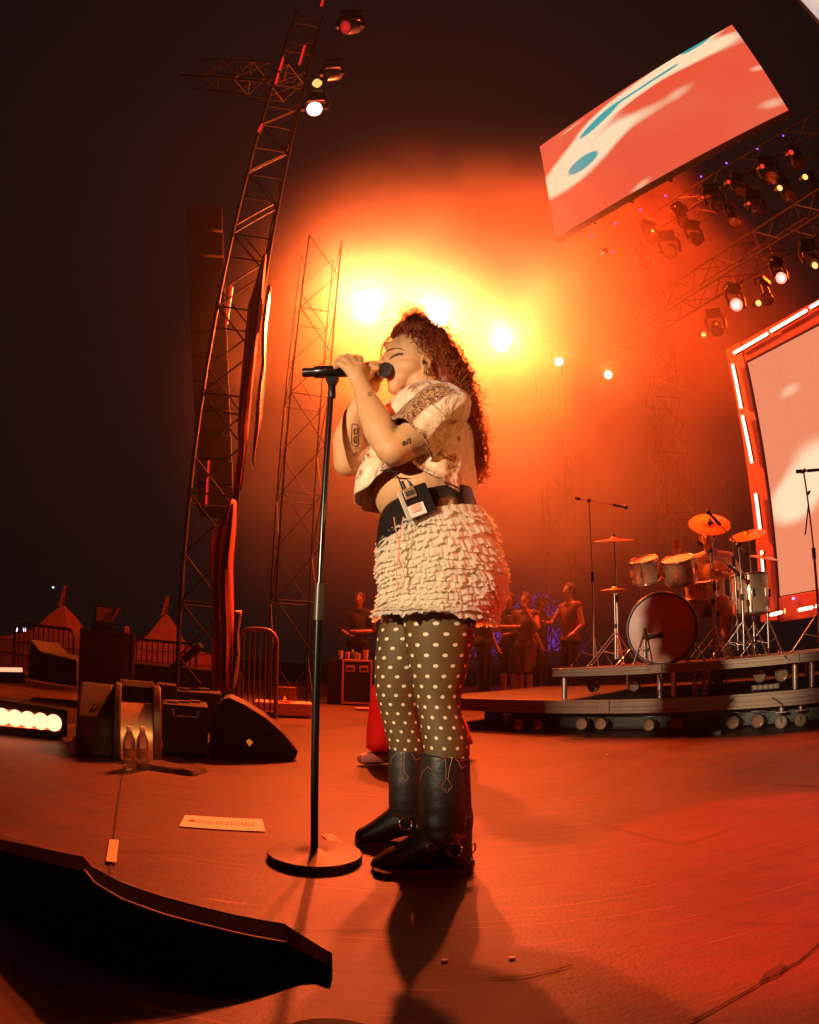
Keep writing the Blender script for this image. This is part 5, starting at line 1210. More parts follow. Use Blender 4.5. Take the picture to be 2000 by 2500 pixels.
# person in red trousers hidden behind the singer
b = atz(905, 1862); fx = Vector((-1, -.35, 0)).normalized()
J = pose(Vector((b.x+.30, b.y+.05, 0)), (-1, -.15), 1.62, stride=.36, lean=(.06, 0))
figure(J, 'person in bright red wide trousers and pale trainers, mostly hidden behind the singer', [('shirt', redtr, SH_, .014)], shoes=mat('pale_trainer', (.62, .50, .36), .6, vary=.15, vscale=20))
rt = [o for o in COL.objects if o.name.startswith('person') and o.get('label', '').startswith('person in bright red')][0]
tb = MB()
for a, b_, c in (('lhp', 'lkn', 'lan'), ('rhp', 'rkn', 'ran')):
    A, B_, C_ = Vector(J[a]), Vector(J[b_]), Vector(J[c]); x = Vector((1, 0, 0)); rg = []
    for k in range(15):
        t = k/14; p = A.lerp(B_, t*2) if t < .5 else B_.lerp(C_+Vector((0, 0, .03)), t*2-1); r_ = .09+.05*t; 
        rg.append([p+Vector((math.cos(2*PI*i/32)*r_*(1+.10*math.sin(3*i*2*PI/32+k*.5)), math.sin(2*PI*i/32)*r_*(1+.1*math.sin(4*i*2*PI/32+k*.8)), .012*math.sin(k*2.2))) for i in range(32)])
    tb.loft(rg, False, False)
s_ = tb.build('trousers', redtr, rt, True).modifiers.new('t', 'SOLIDIFY'); s_.thickness = .004
# seated drummer
db = Vector((*at(1742, 1500, 5.45).xy, DZ)); f_ = Vector((-.62, -.78, 0)).normalized(); s_ = Vector((f_.y, -f_.x, 0)); W = lambda s, f2, z: db+s_*s+f_*f2+Vector((0, 0, z))
JD = dict(face=tuple(f_), head=W(0, .06, 1.12), neck=W(0, .03, 1.02), chest=W(0, 0, .84), hip=W(0, -.02, .60), lsh=W(-.19, .02, .97), rsh=W(.19, .02, .97), lhp=W(-.09, 0, .52), rhp=W(.09, 0, .52), lkn=W(-.20, .42, .50), rkn=W(.20, .42, .50), lan=W(-.20, .48, .10), ran=W(.18, .50, .10), lto=W(-.20, .66, .05), rto=W(.18, .68, .05),
          lel=W(-.32, .12, .74), rel=W(.34, .16, .80), lha=W(-.16, .36, .78), rha=W(.26, .42, 1.02))
figure(JD, 'drummer in a pale shirt seated behind the toms, face hidden by the gold cymbal', [('shirt', mat('pale_shirt', (.70, .50, .36), .7), SH_, .014), ('trousers', mat('patterned_trousers', (.50, .32, .2), .8, vary=.6, vscale=18), TR, .014)])
t = thing('drum_stool', db, 'round drum stool under the drummer', 'stool'); MB().lathe([(.001, .41), (.15, .41), (.16, .44), (.15, .475), (.001, .48)], Matrix.Translation(db), 32).build('seat', black, t, True)
MB().cyl(db+Vector((0, 0, .05)), db+Vector((0, 0, .41)), .015, n=10).build('pole', stm, t, True)
for k in range(3):
    a = 2*PI*k/3; MB().cyl(db+Vector((0, 0, .2)), db+Vector((math.cos(a)*.22, math.sin(a)*.22, .01)), .009, n=8).build('leg', stm, t, True)
# ------------------------------------------------------------------ gear at stage left of the picture
carp = mat('speaker_carpet', (.028, .024, .022), .7, vary=.3, vscale=30, bump=.3, bscale=200)
def upright(px, py, p0): return onplane(px, py, p0, Vector((p0.x, p0.y, 0)).normalized())
def slab(pix, depth, z=None, base=None, m=carp, bev=.006):
    """outline given in the picture on the upright plane through base, pushed away from the lens by depth"""
    base = Vector(base); n_ = Vector((base.x, base.y, 0)).normalized()
    P_ = [onplane(x, y, base, n_) for x, y in pix]
    return P_, n_
# black floor wedge in the foreground
edge_f = [(-60, 2190), (0, 2234), (80, 2286), (160, 2330), (250, 2368), (350, 2400), (480, 2430), (620, 2437), (700, 2412), (735, 2400), (770, 2397), (806, 2409)]
ft_ = [atz(x, y, 0.0) for x, y in edge_f]
top_f = [(-60, 2045), (16, 2080), (80, 2096), (140, 2112), (206, 2127), (232, 2160), (300, 2200), (400, 2236), (500, 2262), (600, 2286), (700, 2304), (812, 2362)]
wd = thing('stage_monitor', ft_[6], 'big black low monitor wedge lying in the foreground lower left', 'floor monitor')
front = MB(); rows = [[], [], [], []]
for k, (a, b) in enumerate(zip(ft_, top_f)):
    n_ = Vector((a.x, a.y, 0)).normalized(); T = onplane(*b, a+n_*.05, n_)
    rows[0].append(a); rows[1].append(a+n_*.004+Vector((0, 0, .012))); rows[2].append(T-Vector((0, 0, .008))-n_*.004); rows[3].append(T)
back = []; 
for k, T in enumerate(rows[3]):
    n_ = Vector((T.x, T.y, 0)).normalized(); back.append(T+n_*(.05 if k in (0, 11) else .12)-Vector((0, 0, .012)))
low_ = []
for T in back:
    n_ = Vector((T.x, T.y, 0)).normalized(); q = T+n_*.05; q.z = 0.0; low_.append(q)
grid = rows+[back, low_]
front.loft(grid, False, False, close=False)
front.add([g_[0] for g_ in grid], [list(range(len(grid)))]); front.add([g_[-1] for g_ in grid], [list(range(len(grid)))])
front.build('cabinet', mat('monitor_black', (.006, .005, .005), .9, spec=0.0, bump=.15, bscale=300), wd, True)
tr = MB(); tr.tube([p+Vector((0, 0, .002)) for p in rows[3][4:11]], .0035, 8); tr.build('edge_line', mat('lit_edge', (.07, .035, .025), .5), wd, True)  # brown light along the lip put into the line's colour
tr = MB(); tr.tube([p+Vector((0, 0, .001)) for p in back[5:11]], .0025, 8); tr.build('rear_lip', black, wd, True)
MB().ell(onplane(453, 2410, ft_[5], Vector((ft_[5].x, ft_[5].y, 0)).normalized()), .003).build('screw', alu, wd, True)

# second dark hump at the bottom edge
hp = atz(820, 2500, 0); o = MB().ell(Vector((hp.x-.0, hp.y-.035, -.012)), (.085, .05, .035), None, 32, 16).build('dark_hump', rubber, None, True, loc=Vector((hp.x, hp.y, 0))); tag(o, 'dark rounded hump cut off by the bottom edge of the photo', 'dark_hump')

# setlist paper taped to the floor
paper = mat('setlist_paper', (.80, .74, .58), .7, vary=.05)
def flat(pix, z, name, m, label, cat, th=.0006, group=None):
    P_ = [atz(x, y, z) for x, y in pix]; c = sum(P_, Vector())/len(P_); o = MB().prism(P_, (0, 0, th)).build(name, m, None, loc=Vector((c.x, c.y, z))); return tag(o, label, cat, group)
sl = flat([(452, 1990), (640, 2000), (648, 2030), (438, 2017)], .0045, 'setlist', paper, 'long white paper strip of marks taped to the floor left of the mic stand', 'paper')
tx = MB(); r3 = random.Random(5)
A, B_, C_, D_ = [atz(x, y, .0056) for x, y in ((458, 1996), (636, 2004), (640, 2024), (450, 2013))]
def SP(u, v): return A.lerp(B_, u).lerp(D_.lerp(C_, u), v)
def quad(u0, u1, v0, v1): tx.add([SP(u0, v0), SP(u1, v0), SP(u1, v1), SP(u0, v1)], [[0, 1, 2, 3]])
quad(.03, .12, .28, .55); quad(.05, .09, .20, .30)
u = .16
for ch in 'OOEI-BBEHIEXXKEB':
    if ch == '-': quad(u, u+.025, .50, .58)
    else:
        for k in range(3):
            quad(u, u+.020, .25+.17*k, .33+.17*k)
        if ch in 'OB': quad(u, u+.006, .25, .68); quad(u+.016, u+.022, .25, .68)
        if ch in 'HK': quad(u, u+.006, .2, .75); quad(u+.014, u+.020, .2, .75)
        if ch in 'XI': quad(u+.007, u+.014, .22, .7)
    u += .048
tx.build('handwriting', mat('marker_ink', (.16, .09, .05), .8), sl)
flat([(268, 2050), (290, 2051), (284, 2106), (259, 2102)], .009, 'tape_strip', mat('cream_tape', (.66, .50, .26), .55), 'cream tape strip over the long floor gap at the left', 'tape', .0008)
flat([(785, 2037), (812, 2036), (848, 2064), (815, 2066)], .0045, 'tape_strip', mat('orange_tape', (.75, .22, .12), .55), 'flat orange tape just right of the mic stand pole', 'tape', .0006)
for px, py, l in [(1086, 2348, 'tiny pale scrap on the floor below the boots'), (1483, 1843, 'tiny pale scrap on the far floor before the riser'), (1250, 2342, 'faint pale scrap low on the open floor')]:
    q = atz(px, py); o = MB().box(q+Vector((0, 0, .004)), (.012, .009, .003)).build('paper_scrap', paper, None, loc=q); tag(o, l, 'scrap')

# towel
q = atz(420, 1880); tw_ = MB(); nx, ny = 26, 14; vs = []
for j in range(ny+1):
    for i in range(nx+1):
        u, v = i/nx*2-1, j/ny*2-1; h = .030*(1-abs(u)**14)*(1-abs(v)**10)+.010*noise.noise(Vector((u*2.4, v*2.4, 1))); vs.append(q+Vector((u*.17+.01*v, v*.09, max(.001, h))))
fs = [[j*(nx+1)+i, j*(nx+1)+i+1, (j+1)*(nx+1)+i+1, (j+1)*(nx+1)+i] for j in range(ny) for i in range(nx)]
o = tw_.add(vs, fs).build('folded_towel', mat('dark_towel', (.05, .028, .022), .95, vary=.3, vscale=60, bump=.5, bscale=300), None, True, loc=q); tag(o, 'dark folded towel on the floor right of the two bottles', 'towel')
# bottles
for x, l in ((317, 'left one of two clear water bottles before the silver-fronted monitor'), (349, 'right one of two clear water bottles before the silver-fronted monitor')):
    q = atz(x, 1878); bottle(q, l, .225, .033, 'water bottles on the floor at the left')
# silver-fronted monitor with curved sides
mw = Vector((*atz(330, 1868).xy, 0)); n0 = Vector((mw.x, mw.y, 0)).normalized(); mw = mw+n0*.10; s0 = Vector((n0.y, -n0.x, 0))
def Mq(px, py, back=0.0): return onplane(px, py, mw+n0*back, n0)
mt = thing('stage_monitor', mw, 'monitor wedge with glowing curved silver front behind the two bottles', 'floor monitor')
L0, R0 = Mq(290, 1868), Mq(388, 1868); xl = (L0-mw).dot(s0); xr = (R0-mw).dot(s0)
zt_, zm = Mq(300, 1682).z, Mq(300, 1722).z
def prof(t): # t 0 floor .. 1 top : set-back
    return .02+.20*(t**2.2)
rg = []
for k in range(13):
    t = k/12; z = zm*t; rg.append([mw+s0*x+n0*prof(t)+Vector((0, 0, max(z, .004))) for x in (xl+.01, (xl*2+xr)/3, (xl+2*xr)/3, xr-.03)])
MB().loft(rg, False, False, close=False).build('front_panel', mat('silver_front', (.70, .50, .30), .38, .55, vary=.12, vscale=10), mt, True)
gl = MB()
for k in range(9):
    t = k/8; gl.bar(mw+s0*(xl+.02)+n0*(.235+.11*t)+Vector((0, 0, zm+.012+(zt_-zm-.02)*t)), mw+s0*(xr-.04)+n0*(.235+.11*t)+Vector((0, 0, zm+.012+(zt_-zm-.02)*t)), .010, .006, n0)
gl.build('grille', blackm, mt); MB().add([mw+s0*(xl+.01)+n0*.26+Vector((0, 0, zm)), mw+s0*(xr-.03)+n0*.26+Vector((0, 0, zm)), mw+s0*(xr-.03)+n0*.37+Vector((0, 0, zt_)), mw+s0*(xl+.01)+n0*.37+Vector((0, 0, zt_))], [[0, 1, 2, 3]]).build('grille_back', black, mt)
MB().bar(mw+s0*(xl+.0)+n0*.36+Vector((0, 0, zt_+.008)), mw+s0*(xr-.02)+n0*.36+Vector((0, 0, zt_+.008)), .05, .016, n0).build('top_edge', mat('orange_edge', (.6, .38, .2), .3, .6), mt, bevel=.003)  # orange bar along the top edge
def cheek(x0, x1, ofs, m, nm='side_panel'):
    pr = [(ofs+prof(0)-.03, 0.003)]+[(ofs+prof(k/10)-.045, zt_*k/10*1.04) for k in range(1, 11)]+[(.52, zt_*1.02), (.60, .003)]
    return MB().prism([mw+s0*x0+n0*a+Vector((0, 0, z)) for a, z in pr], s0*(x1-x0)).build(nm, m, mt, True, bevel=.008)
cheek(xl-.03, xl+.012, 0.0, carp); cheek(xr-.03, xr+.02, .04, mat('brown_side', (.10, .05, .03), .4, vary=.3))  # right side panel browner than the left one
MB().prism([mw+s0*(xl-.25)+n0*a+Vector((0, 0, z)) for a, z in [(.02, .003), (.04, .12), (.10, .22), (.20, .30), (.34, zt_*.99), (.58, zt_*.95), (.60, .003)]], s0*.215).build('dark_wing', carp, mt, bevel=.02)
MB().torus(Mq(233, 1735, .16), n0, .022, .004, 20, 6, 1.6).build('recessed_handle', black, mt, True)
# tall dark box with handle
def boxpx(name, x0, x1, ytop, ybot, depth, label, cat, m=black, yaw=0.0, bev=.008, shift=0.0, zb=None, group=None):
    a = Vector((*atz((x0+x1)/2, ybot).xy, 0)) if zb is None else None
    if a is None: raise ValueError
    n_ = Vector((a.x, a.y, 0)).normalized(); n_ = Matrix.Rotation(math.radians(yaw), 3, 'Z') @ n_; s_ = Vector((n_.y, -n_.x, 0)); a = a+Vector((a.x, a.y, 0)).normalized()*shift
    pl_, pr_ = onplane(x0, ybot, a, n_), onplane(x1, ybot, a, n_); top = onplane((x0+x1)/2, ytop, a, n_).z
    t = thing(name, a, label, cat, group); w_ = (pr_-pl_).length; c = (pl_+pr_)/2; c.z = 0
    M = Matrix((s_, n_, (0, 0, 1))).transposed().to_3x3().to_4x4()
    MB().box(c+n_*depth/2+Vector((0, 0, top/2+.01)), (w_, depth, top-.02), M).build('case', m, t, bevel=bev)
    return t, c, s_, n_, w_, top, M
t, c, s_, n_, w_, top, M = boxpx('equipment_case', 398, 508, 1722, 1850, .35, 'dark case with a bright bar handle between two monitor wedges', 'equipment case', mat('case_black', (.022, .018, .016), .5, vary=.3, bump=.1))
hz_ = top*.80; hb2 = MB(); hb2.tube([c+s_*(-.075)-n_*.002+Vector((0, 0, hz_+.035)), c+s_*(-.070)-n_*.03+Vector((0, 0, hz_)), c+s_*(.070)-n_*.03+Vector((0, 0, hz_)), c+s_*(.075)-n_*.002+Vector((0, 0, hz_+.035))], .0065, 10)
hb2.build('handle', chrome, t, True)
for k in range(3): MB().box(c+n_*(.1+.08*k)+s_*(-.08+.07*k)+Vector((0, 0, top+.006)), (.07, .05, .014), M).build('latch', alu, t, bevel=.003)
for k in range(2): MB().box(c-s_*(w_/2+.004)+n_*(.08+.1*k)+Vector((0, 0, top*.55+.1*k)), (.012, .03, .10), M).build('side_catch', chrome, t, bevel=.003)
cab = MB(); cab.tube([c+s_*(-.02)-n_*.03+Vector((0, 0, .006)), c+s_*.08-n_*.06+Vector((0, 0, .006)), c+s_*.15-n_*.02+Vector((0, 0, .03)), c+s_*.14+n_*.05+Vector((0, 0, .09))], .005, 8)
o = cab.build('cable', cabm, None, True, loc=c); tag(o, 'cable curling on the floor at the foot of the dark case', 'cable')
t, c, s_, n_, w_, top, M = boxpx('equipment_case', 380, 430, 1672, 1810, .3, 'narrow case set back between the silver-fronted monitor and the dark case', 'equipment case', mat('case_dark_red', (.05, .025, .02), .4, vary=.3), shift=.1)
MB().box(c-s_*(w_/2-.012)-n_*.006+Vector((0, 0, top*.55)), (.018, .012, top*.5), M).build('corner_strip', chrome, t, bevel=.003)
t, c, s_, n_, w_, top, M = boxpx('equipment_case', 430, 540, 1690, 1800, .5, 'low wide dark case further back, top cluttered', 'equipment case', carp, shift=.35)
for k in range(4): MB().box(c+n_*(.08+.09*k)+s_*(-.12+.08*k)+Vector((0, 0, top+.010)), (.09, .05, .022), M).build('clutter', blackm if k % 2 else alu, t, bevel=.004)
# side profile wedge
wb2 = Vector((*atz(620, 1853).xy, 0)); n1 = Vector((wb2.x, wb2.y, 0)).normalized()
pix = [(507, 1842), (516, 1770), (530, 1722), (545, 1706), (560, 1704), (600, 1723), (650, 1755), (690, 1790), (728, 1836), (722, 1852), (700, 1860), (560, 1856)]
WPx = [onplane(x, y, wb2, n1) for x, y in pix]
for p in WPx: p.z = max(.003, p.z)
wt = thing('stage_monitor', wb2, 'black wedge monitor seen side-on, cable plugged in its side, left of the mic stand', 'floor monitor')
MB().prism(WPx, n1*.42).build('cabinet', carp, wt, bevel=.006)
MB().tube([p-n1*.002+Vector((0, 0, .002)) for p in WPx[4:9]], .0035, 8).build('edge_line', mat('red_edge', (.30, .08, .05), .4), wt, True)  # thin red line along the sloping edge
def sunk(pts, m, nm, out=-.004, th=.006):
    P_ = [onplane(x, y, wb2+n1*out, n1) for x, y in pts]; MB().prism(P_, n1*th).build(nm, m, wt, bevel=.001)
sunk([(607, 1757), (617, 1762), (665, 1797), (668, 1805), (655, 1808), (640, 1800), (602, 1768)], black, 'handle_slot'); sunk([(588, 1800), (600, 1795), (633, 1822), (628, 1835), (615, 1838), (588, 1812)], black, 'connector_plate')
sunk([(601, 1810), (609, 1804), (618, 1813), (609, 1823)], mat('orange_plug', (.9, .35, .08), .3, emit=(1, .25, .04), es=.5), 'plug', -.014, .01)  # plug given a faint glow of its own, though no lamp
# LED strip light at far left edge
sq_ = Vector((*atz(70, 1800).xy, 0)); n2 = Vector((sq_.x, sq_.y, 0)).normalized(); n2 = n2
st_ = thing('strip_light', sq_, 'long strip light with five big glowing lenses cut off by the left edge', 'stage lamp')
sM = lambda x, y, o=0.0: onplane(x, y, sq_+n2*o, n2)
q4 = [sM(-40, 1720), sM(152, 1752), sM(150, 1792), sM(-40, 1788)]
MB().prism([sM(-60, 1698), sM(165, 1733), sM(165, 1800), sM(-60, 1812)], n2*.18).build('housing', black, st_, bevel=.008)
lg_ = glow('strip_glow', (1.0, .34, .16), 3.4)
MB().prism([sM(-40, 1722, -.004), sM(147, 1752, -.004), sM(147, 1784, -.004), sM(-40, 1768, -.004)], n2*.003).build('glow_bar', glow('strip_bar', (1, .12, .04), 1.3), st_)  # added glowing bar, fills in the glow between the lenses
for i in range(6):
    x = -26+31.5*i; c = sM(x, 1738+ .12*(x+26)+8, -.012); MB().cyl(c, c+n2*.01, .052, n=28).build('lens', lg_, st_, True)
st2 = thing('strip_light', sM(20, 1640, 1.2), 'thin bright strip light lying further back at the left edge', 'stage lamp')
a_, b_ = sM(-40, 1637, 1.2), sM(55, 1638, 1.2); MB().bar(a_, b_, .05, .05, n2).build('tube', glow('strip_glow_2', (1, .36, .2), 1.6), st2, bevel=.005); MB().bar(a_+Vector((0, 0, -.05)), b_+Vector((.03, 0, -.05)), .09, .04, n2).build('housing', black, st2)
# low platform wall behind strip lights
# tagged thing on the floor
q = atz(178, 1840); t = thing('cable_tag', q, 'small red and white tag standing on the floor beside the strip light', 'tag')
MB().prism([q+Vector((-.02, 0, .002)), q+Vector((.02, 0, .002)), q+Vector((.022, 0, .09)), q+Vector((.006, 0, .10)), q+Vector((-.002, 0, .08))], (0, .006, 0)).build('tag_plate', mat('red_tag', (.75, .12, .08), .5), t)
MB().tube([q+Vector((-.01, -.004, .02)), q+Vector((-.006, -.004, .07)), q+Vector((.004, -.004, .085)), q+Vector((.01, -.004, .07)), q+Vector((.012, -.004, .03))], .0025, 6).build('wire_loop', mat('white_plastic', (.8, .76, .7), .4), t, True)
MB().tube([q+Vector((-.02, 0, .01)), q+Vector((-.06, 0, .05)), q+Vector((-.075, .01, .075))], .005, 6).build('lead', mat('orange_lead', (.7, .2, .1), .5), t, True)

# big road case with a lamp on top
t, c, s_, n_, w_, top, M = boxpx('road_case', 190, 322, 1540, 1762, .6, 'big plain dark road case standing left of the smaller tent', 'road case', mat('road_case_ply', (.050, .028, .026), .55, vary=.25, vscale=6), shift=1.0)
MB().box(c+s_*(w_/2)-n_*.004+Vector((0, 0, top/2)), (.03, .02, top), M).build('corner_edge', alu, t, bevel=.003); MB().box(c-n_*.006+Vector((0, 0, top*.99)), (w_, .02, .02), M).build('top_edge', mat('dull_edge', (.1, .06, .05), .4, .4), t)
lt = c+Vector((0, 0, top))+n_*.2-s_*.02; t = thing('flood_light', lt, 'square flood light sitting on top of the big road case', 'stage lamp')
MB().box(lt+Vector((-.02, 0, .16)), (.20, .16, .17), M).build('housing', blackm, t, bevel=.01); MB().box(lt+Vector((-.02, 0, .16))-n_*.086, (.17, .012, .14), M).build('glass', lensm, t); MB().box(lt+Vector((.11, 0, .18)), (.02, .16, .14), Matrix.Rotation(.5, 4, n_) @ M).build('barn_door', mat('red_flap', (.3, .08, .05), .5), t)
MB().tube([lt+Vector((-.14, 0, .03)), lt+Vector((-.15, 0, .16)), lt+Vector((-.13, 0, .20))], .008, 8).build('yoke', alu, t, True); MB().box(lt+Vector((-.02, 0, .03)), (.26, .14, .05), M).build('base', black, t, bevel=.006)
o = MB().box(lt+s_*.22+Vector((0, 0, .035)), (.05, .05, .07), M).build('clamp', mat('orange_clamp', (.6, .2, .1), .4), None, bevel=.006, loc=lt+s_*.22); tag(o, 'little orange clamp at the right end of the road case top', 'clamp')

# low white step with a case and bits on it
t, c, s_, n_, w_, top, M = boxpx('low_plinth', 622, 762, 1716, 1752, .35, 'low pale plinth on the floor behind the side-on wedge', 'plinth', mat('pale_plinth', (.70, .36, .26), .6, vary=.1))
tc_ = c+n_*.18+Vector((0, 0, top)); k2 = thing('small_case', tc_+s_*(-.0), 'small brown case with a curled cable standing on the pale plinth', 'equipment case')
MB().box(tc_+s_*.0+Vector((0, .05, .085)), (w_*.42, .10, .15), M).build('case', mat('brown_case', (.16, .06, .04), .5, vary=.2), k2, bevel=.006); MB().torus(tc_+s_*.0-n_*.01+Vector((0, 0, .08)), n_, .05, .004, 24, 6).build('cable_loop', cabm, k2, True)
k3 = thing('pale_dish', tc_+s_*.02-n_*.08, 'pale dish with a lump beside the small brown case', 'dish'); MB().lathe([(.001, .004), (.05, .004), (.07, .018), (.066, .018), (.048, .008), (.001, .008)], Matrix.Translation(k3.location), 24).build('dish', mat('cream_dish', (.8, .62, .4), .4), k3, True); MB().ell(k3.location+Vector((-.01, 0, .03)), (.018, .018, .03)).build('lump', mat('cream_dish', (.8, .62, .4), .4), k3, True)
# drinks case with cups
dcase, c, s_, n_, w_, top, M = boxpx('drinks_case', 833, 908, 1610, 1722, .5, 'amplifier rack case with bright orange-lit rim, paper cups on top', 'equipment case', mat('rack_black', (.020, .018, .018), .5, vary=.3), shift=.0)
rim = mat('rack_rim', (.75, .42, .26), .4, .3)
fr = MB(); e = .016
for a, b_ in (((-1, 0), (-1, 1)), ((1, 0), (1, 1)), ((-1, 1), (1, 1)), ((-1, 0), (1, 0))):
    fr.bar(c+s_*(a[0]*(w_/2-e))-n_*.008+Vector((0, 0, .03+a[1]*(top-.05))), c+s_*(b_[0]*(w_/2-e))-n_*.008+Vector((0, 0, .03+b_[1]*(top-.05))), .030, .02, n_)
fr.build('rim', rim, dcase, bevel=.004)
for k in (-1, 1):
    lt2 = c+s_*(k*w_*.22)-n_*.010+Vector((0, 0, top*.80)); MB().box(lt2, (w_*.30, .012, top*.15), M).build('latch_plate', rim, dcase, bevel=.003); MB().box(lt2-n_*.008+Vector((0, 0, -.004)), (w_*.2, .008, top*.05), M).build('latch_recess', black, dcase)
for a in (-1, 1): MB().cyl(c+s_*(a*w_*.35)+n_*.05+Vector((0, 0, .0)), c+s_*(a*w_*.35)+n_*.05+Vector((0, .0, .03)), .03, n=14).build('wheel', rubber, dcase, True)
MB().box(c-s_*(w_/2+.10)+n_*.3+Vector((0, 0, top/2)), (.20, .45, top*.99), M).build('side_box', black, dcase, bevel=.005)
cupm = mat('paper_cup', (.85, .58, .40), .6)
for i, (u, v, h, l) in enumerate([(-.62, .10, .115, 'leftmost paper cup on the rack case'), (-.36, .12, .105, 'second paper cup from the left on the rack case'), (-.05, .16, .10, 'short paper cup in the middle of the rack case top'), (.05, .02, .085, 'lowest widest cup at the front of the rack case'), (.30, .06, .135, 'tallest paper cup at the right on the rack case')]):
    p = c+s_*(u*w_*.9)+n_*(v+.05)+Vector((0, 0, top)); t = thing('paper_cup', p, l, 'cup', 'cups on the rack case'); k = h/.115
    MB().lathe([(.001, .001), (.028*k, .001), (.037*k, h), (.035*k, h), (.027*k, .006), (.001, .006)], Matrix.Translation(p), 24).build('cup_wall', cupm, t, True); MB().torus(p+Vector((0, 0, h)), (0, 0, 1), .037*k, .002, 24, 6).build('rim', cupm, t, True)
p = c+s_*(-.16*w_)+n_*.22+Vector((0, 0, top)); bottle(p, 'small pale bottle among the paper cups', .14, .024)
q = atz(885, 1735); o = MB().box(q+Vector((0, .02, .02)), (.17, .10, .03)).build('flat_tray', rim, None, bevel=.004, loc=q); tag(o, 'flat orange tray on the floor under the rack case', 'tray')

# ------------------------------------------------------------------ tents and barriers beyond
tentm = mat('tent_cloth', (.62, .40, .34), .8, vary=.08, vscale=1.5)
def tent(px, ypeak, yeave, half, Y, label):
    c = Vector((*at(px, yeave, Y).xy, -1.5)); ze = at(px, yeave, Y).z; zp = at(px, ypeak, Y).z; w_ = (at(px+half, yeave, Y)-at(px, yeave, Y)).length
    t = thing('marquee_tent', c, label, 'tent', 'peaked marquee tents'); rg = []; n = 64
    for k in range(15):
        u = k/14; r_ = w_*(1-u)**1.0*(1-.45*math.sin(PI*u)*.75)+.03; z = ze+(zp-ze)*(u**1.35*.86+.14*u)
        rg.append([Vector((c.x+r_*max(-1, min(1, 1.42*math.cos(2*PI*(i+.5)/n))), c.y+r_*max(-1, min(1, 1.42*math.sin(2*PI*(i+.5)/n))), z)) for i in range(n)])
    MB().loft(rg, False, True).build('roof', tentm, t, True)
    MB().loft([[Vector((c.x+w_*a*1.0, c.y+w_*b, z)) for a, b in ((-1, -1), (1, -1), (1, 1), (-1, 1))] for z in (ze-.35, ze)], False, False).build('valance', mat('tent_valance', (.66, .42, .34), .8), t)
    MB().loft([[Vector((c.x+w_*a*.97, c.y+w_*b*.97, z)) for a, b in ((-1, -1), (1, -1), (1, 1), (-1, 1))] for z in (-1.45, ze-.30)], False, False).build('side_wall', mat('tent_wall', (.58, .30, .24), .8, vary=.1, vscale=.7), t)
    fz = Vector((c.x, c.y, zp)); MB().cyl(fz, fz+Vector((0, 0, .25)), .03, n=8).build('finial', alu, t, True); MB().add([fz+Vector((0, 0, .0)), fz+Vector((-.22, 0, -.05)), fz+Vector((-.05, 0, .62)), fz+Vector((.05, 0, .6))], [[0, 1, 2, 3]]).build('pennant', tentm, t)
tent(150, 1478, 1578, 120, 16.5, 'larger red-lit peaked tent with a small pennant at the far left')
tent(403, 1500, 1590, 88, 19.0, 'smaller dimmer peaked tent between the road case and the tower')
for x, y, l in ((40, 1537, 'left pale point lamp beside the large tent'), (60, 1538, 'right pale point lamp beside the large tent')):
    q = at(x, y, 20); o = MB().ell(q, (.06, .06, .09), None, 12, 8).build('distant_lamp', glow('far_lamp', (1, .6, .8), 3), None, True, loc=q); tag(o, l, 'lamp')
q = at(130, 1434, 30); o = MB().ell(q, (.07, .07, .07), None, 12, 8).build('distant_lamp', glow('far_lamp_2', (.5, .6, .9), 1.4), None, True, loc=q); tag(o, 'tiny bluish far light high above the tents', 'lamp')
def barrier(pl_, pr_, ytop_l, ytop_r, Y, label, bars=12, h=1.1, m=blackm):
    a, b = at(pl_, ytop_l, Y), at(pr_, ytop_r, Y); zt2 = (a.z+b.z)/2; a.z = b.z = zt2; L_ = (b-a).length; d = (b-a)/L_; z0 = zt2-h
    t = thing('crowd_barrier', Vector((a.x, a.y, z0-.12)), label, 'barrier', 'steel crowd barriers'); r_ = .022; cr = .14
    pts = [a+Vector((0, 0, -h))]+[a+Vector((0, 0, -cr))]+[a+d*(cr*(1-math.cos(q)))+Vector((0, 0, -cr+cr*math.sin(q))) for q in (.4, .8, 1.2, 1.57)]+[b-d*(cr*(1-math.cos(q)))+Vector((0, 0, -cr+cr*math.sin(q))) for q in (1.57, 1.2, .8, .4)]+[b+Vector((0, 0, -cr)), b+Vector((0, 0, -h))]
    MB().tube(pts, r_, 8).build('frame', m, t, True); MB().cyl(a+Vector((0, 0, -h*.86)), b+Vector((0, 0, -h*.86)), r_*.8, n=8).build('bottom_rail', m, t, True)
    for i in range(1, bars):
        p = a+d*(L_*i/bars); MB().cyl(p, p+Vector((0, 0, -h*.86)), .010, n=6).build('bar', m, t, True)
    for e_ in (a, b): MB().box(e_+Vector((0, 0, -h-.05)), (.06, .45, .03)).build('foot', m, t)
barrier(38, 182, 1525, 1532, 9.0, 'barrier of thin upright bars before the larger tent', 12, 1.15)
barrier(322, 480, 1560, 1572, 9.5, 'barrier of thin upright bars before the smaller tent', 12, .95)
barrier(584, 678, 1532, 1540, 6.2, 'reddish barrier leaning by the scaffold tower', 7, 1.0, mat('red_grey_steel', (.20, .12, .10), .4, .5))
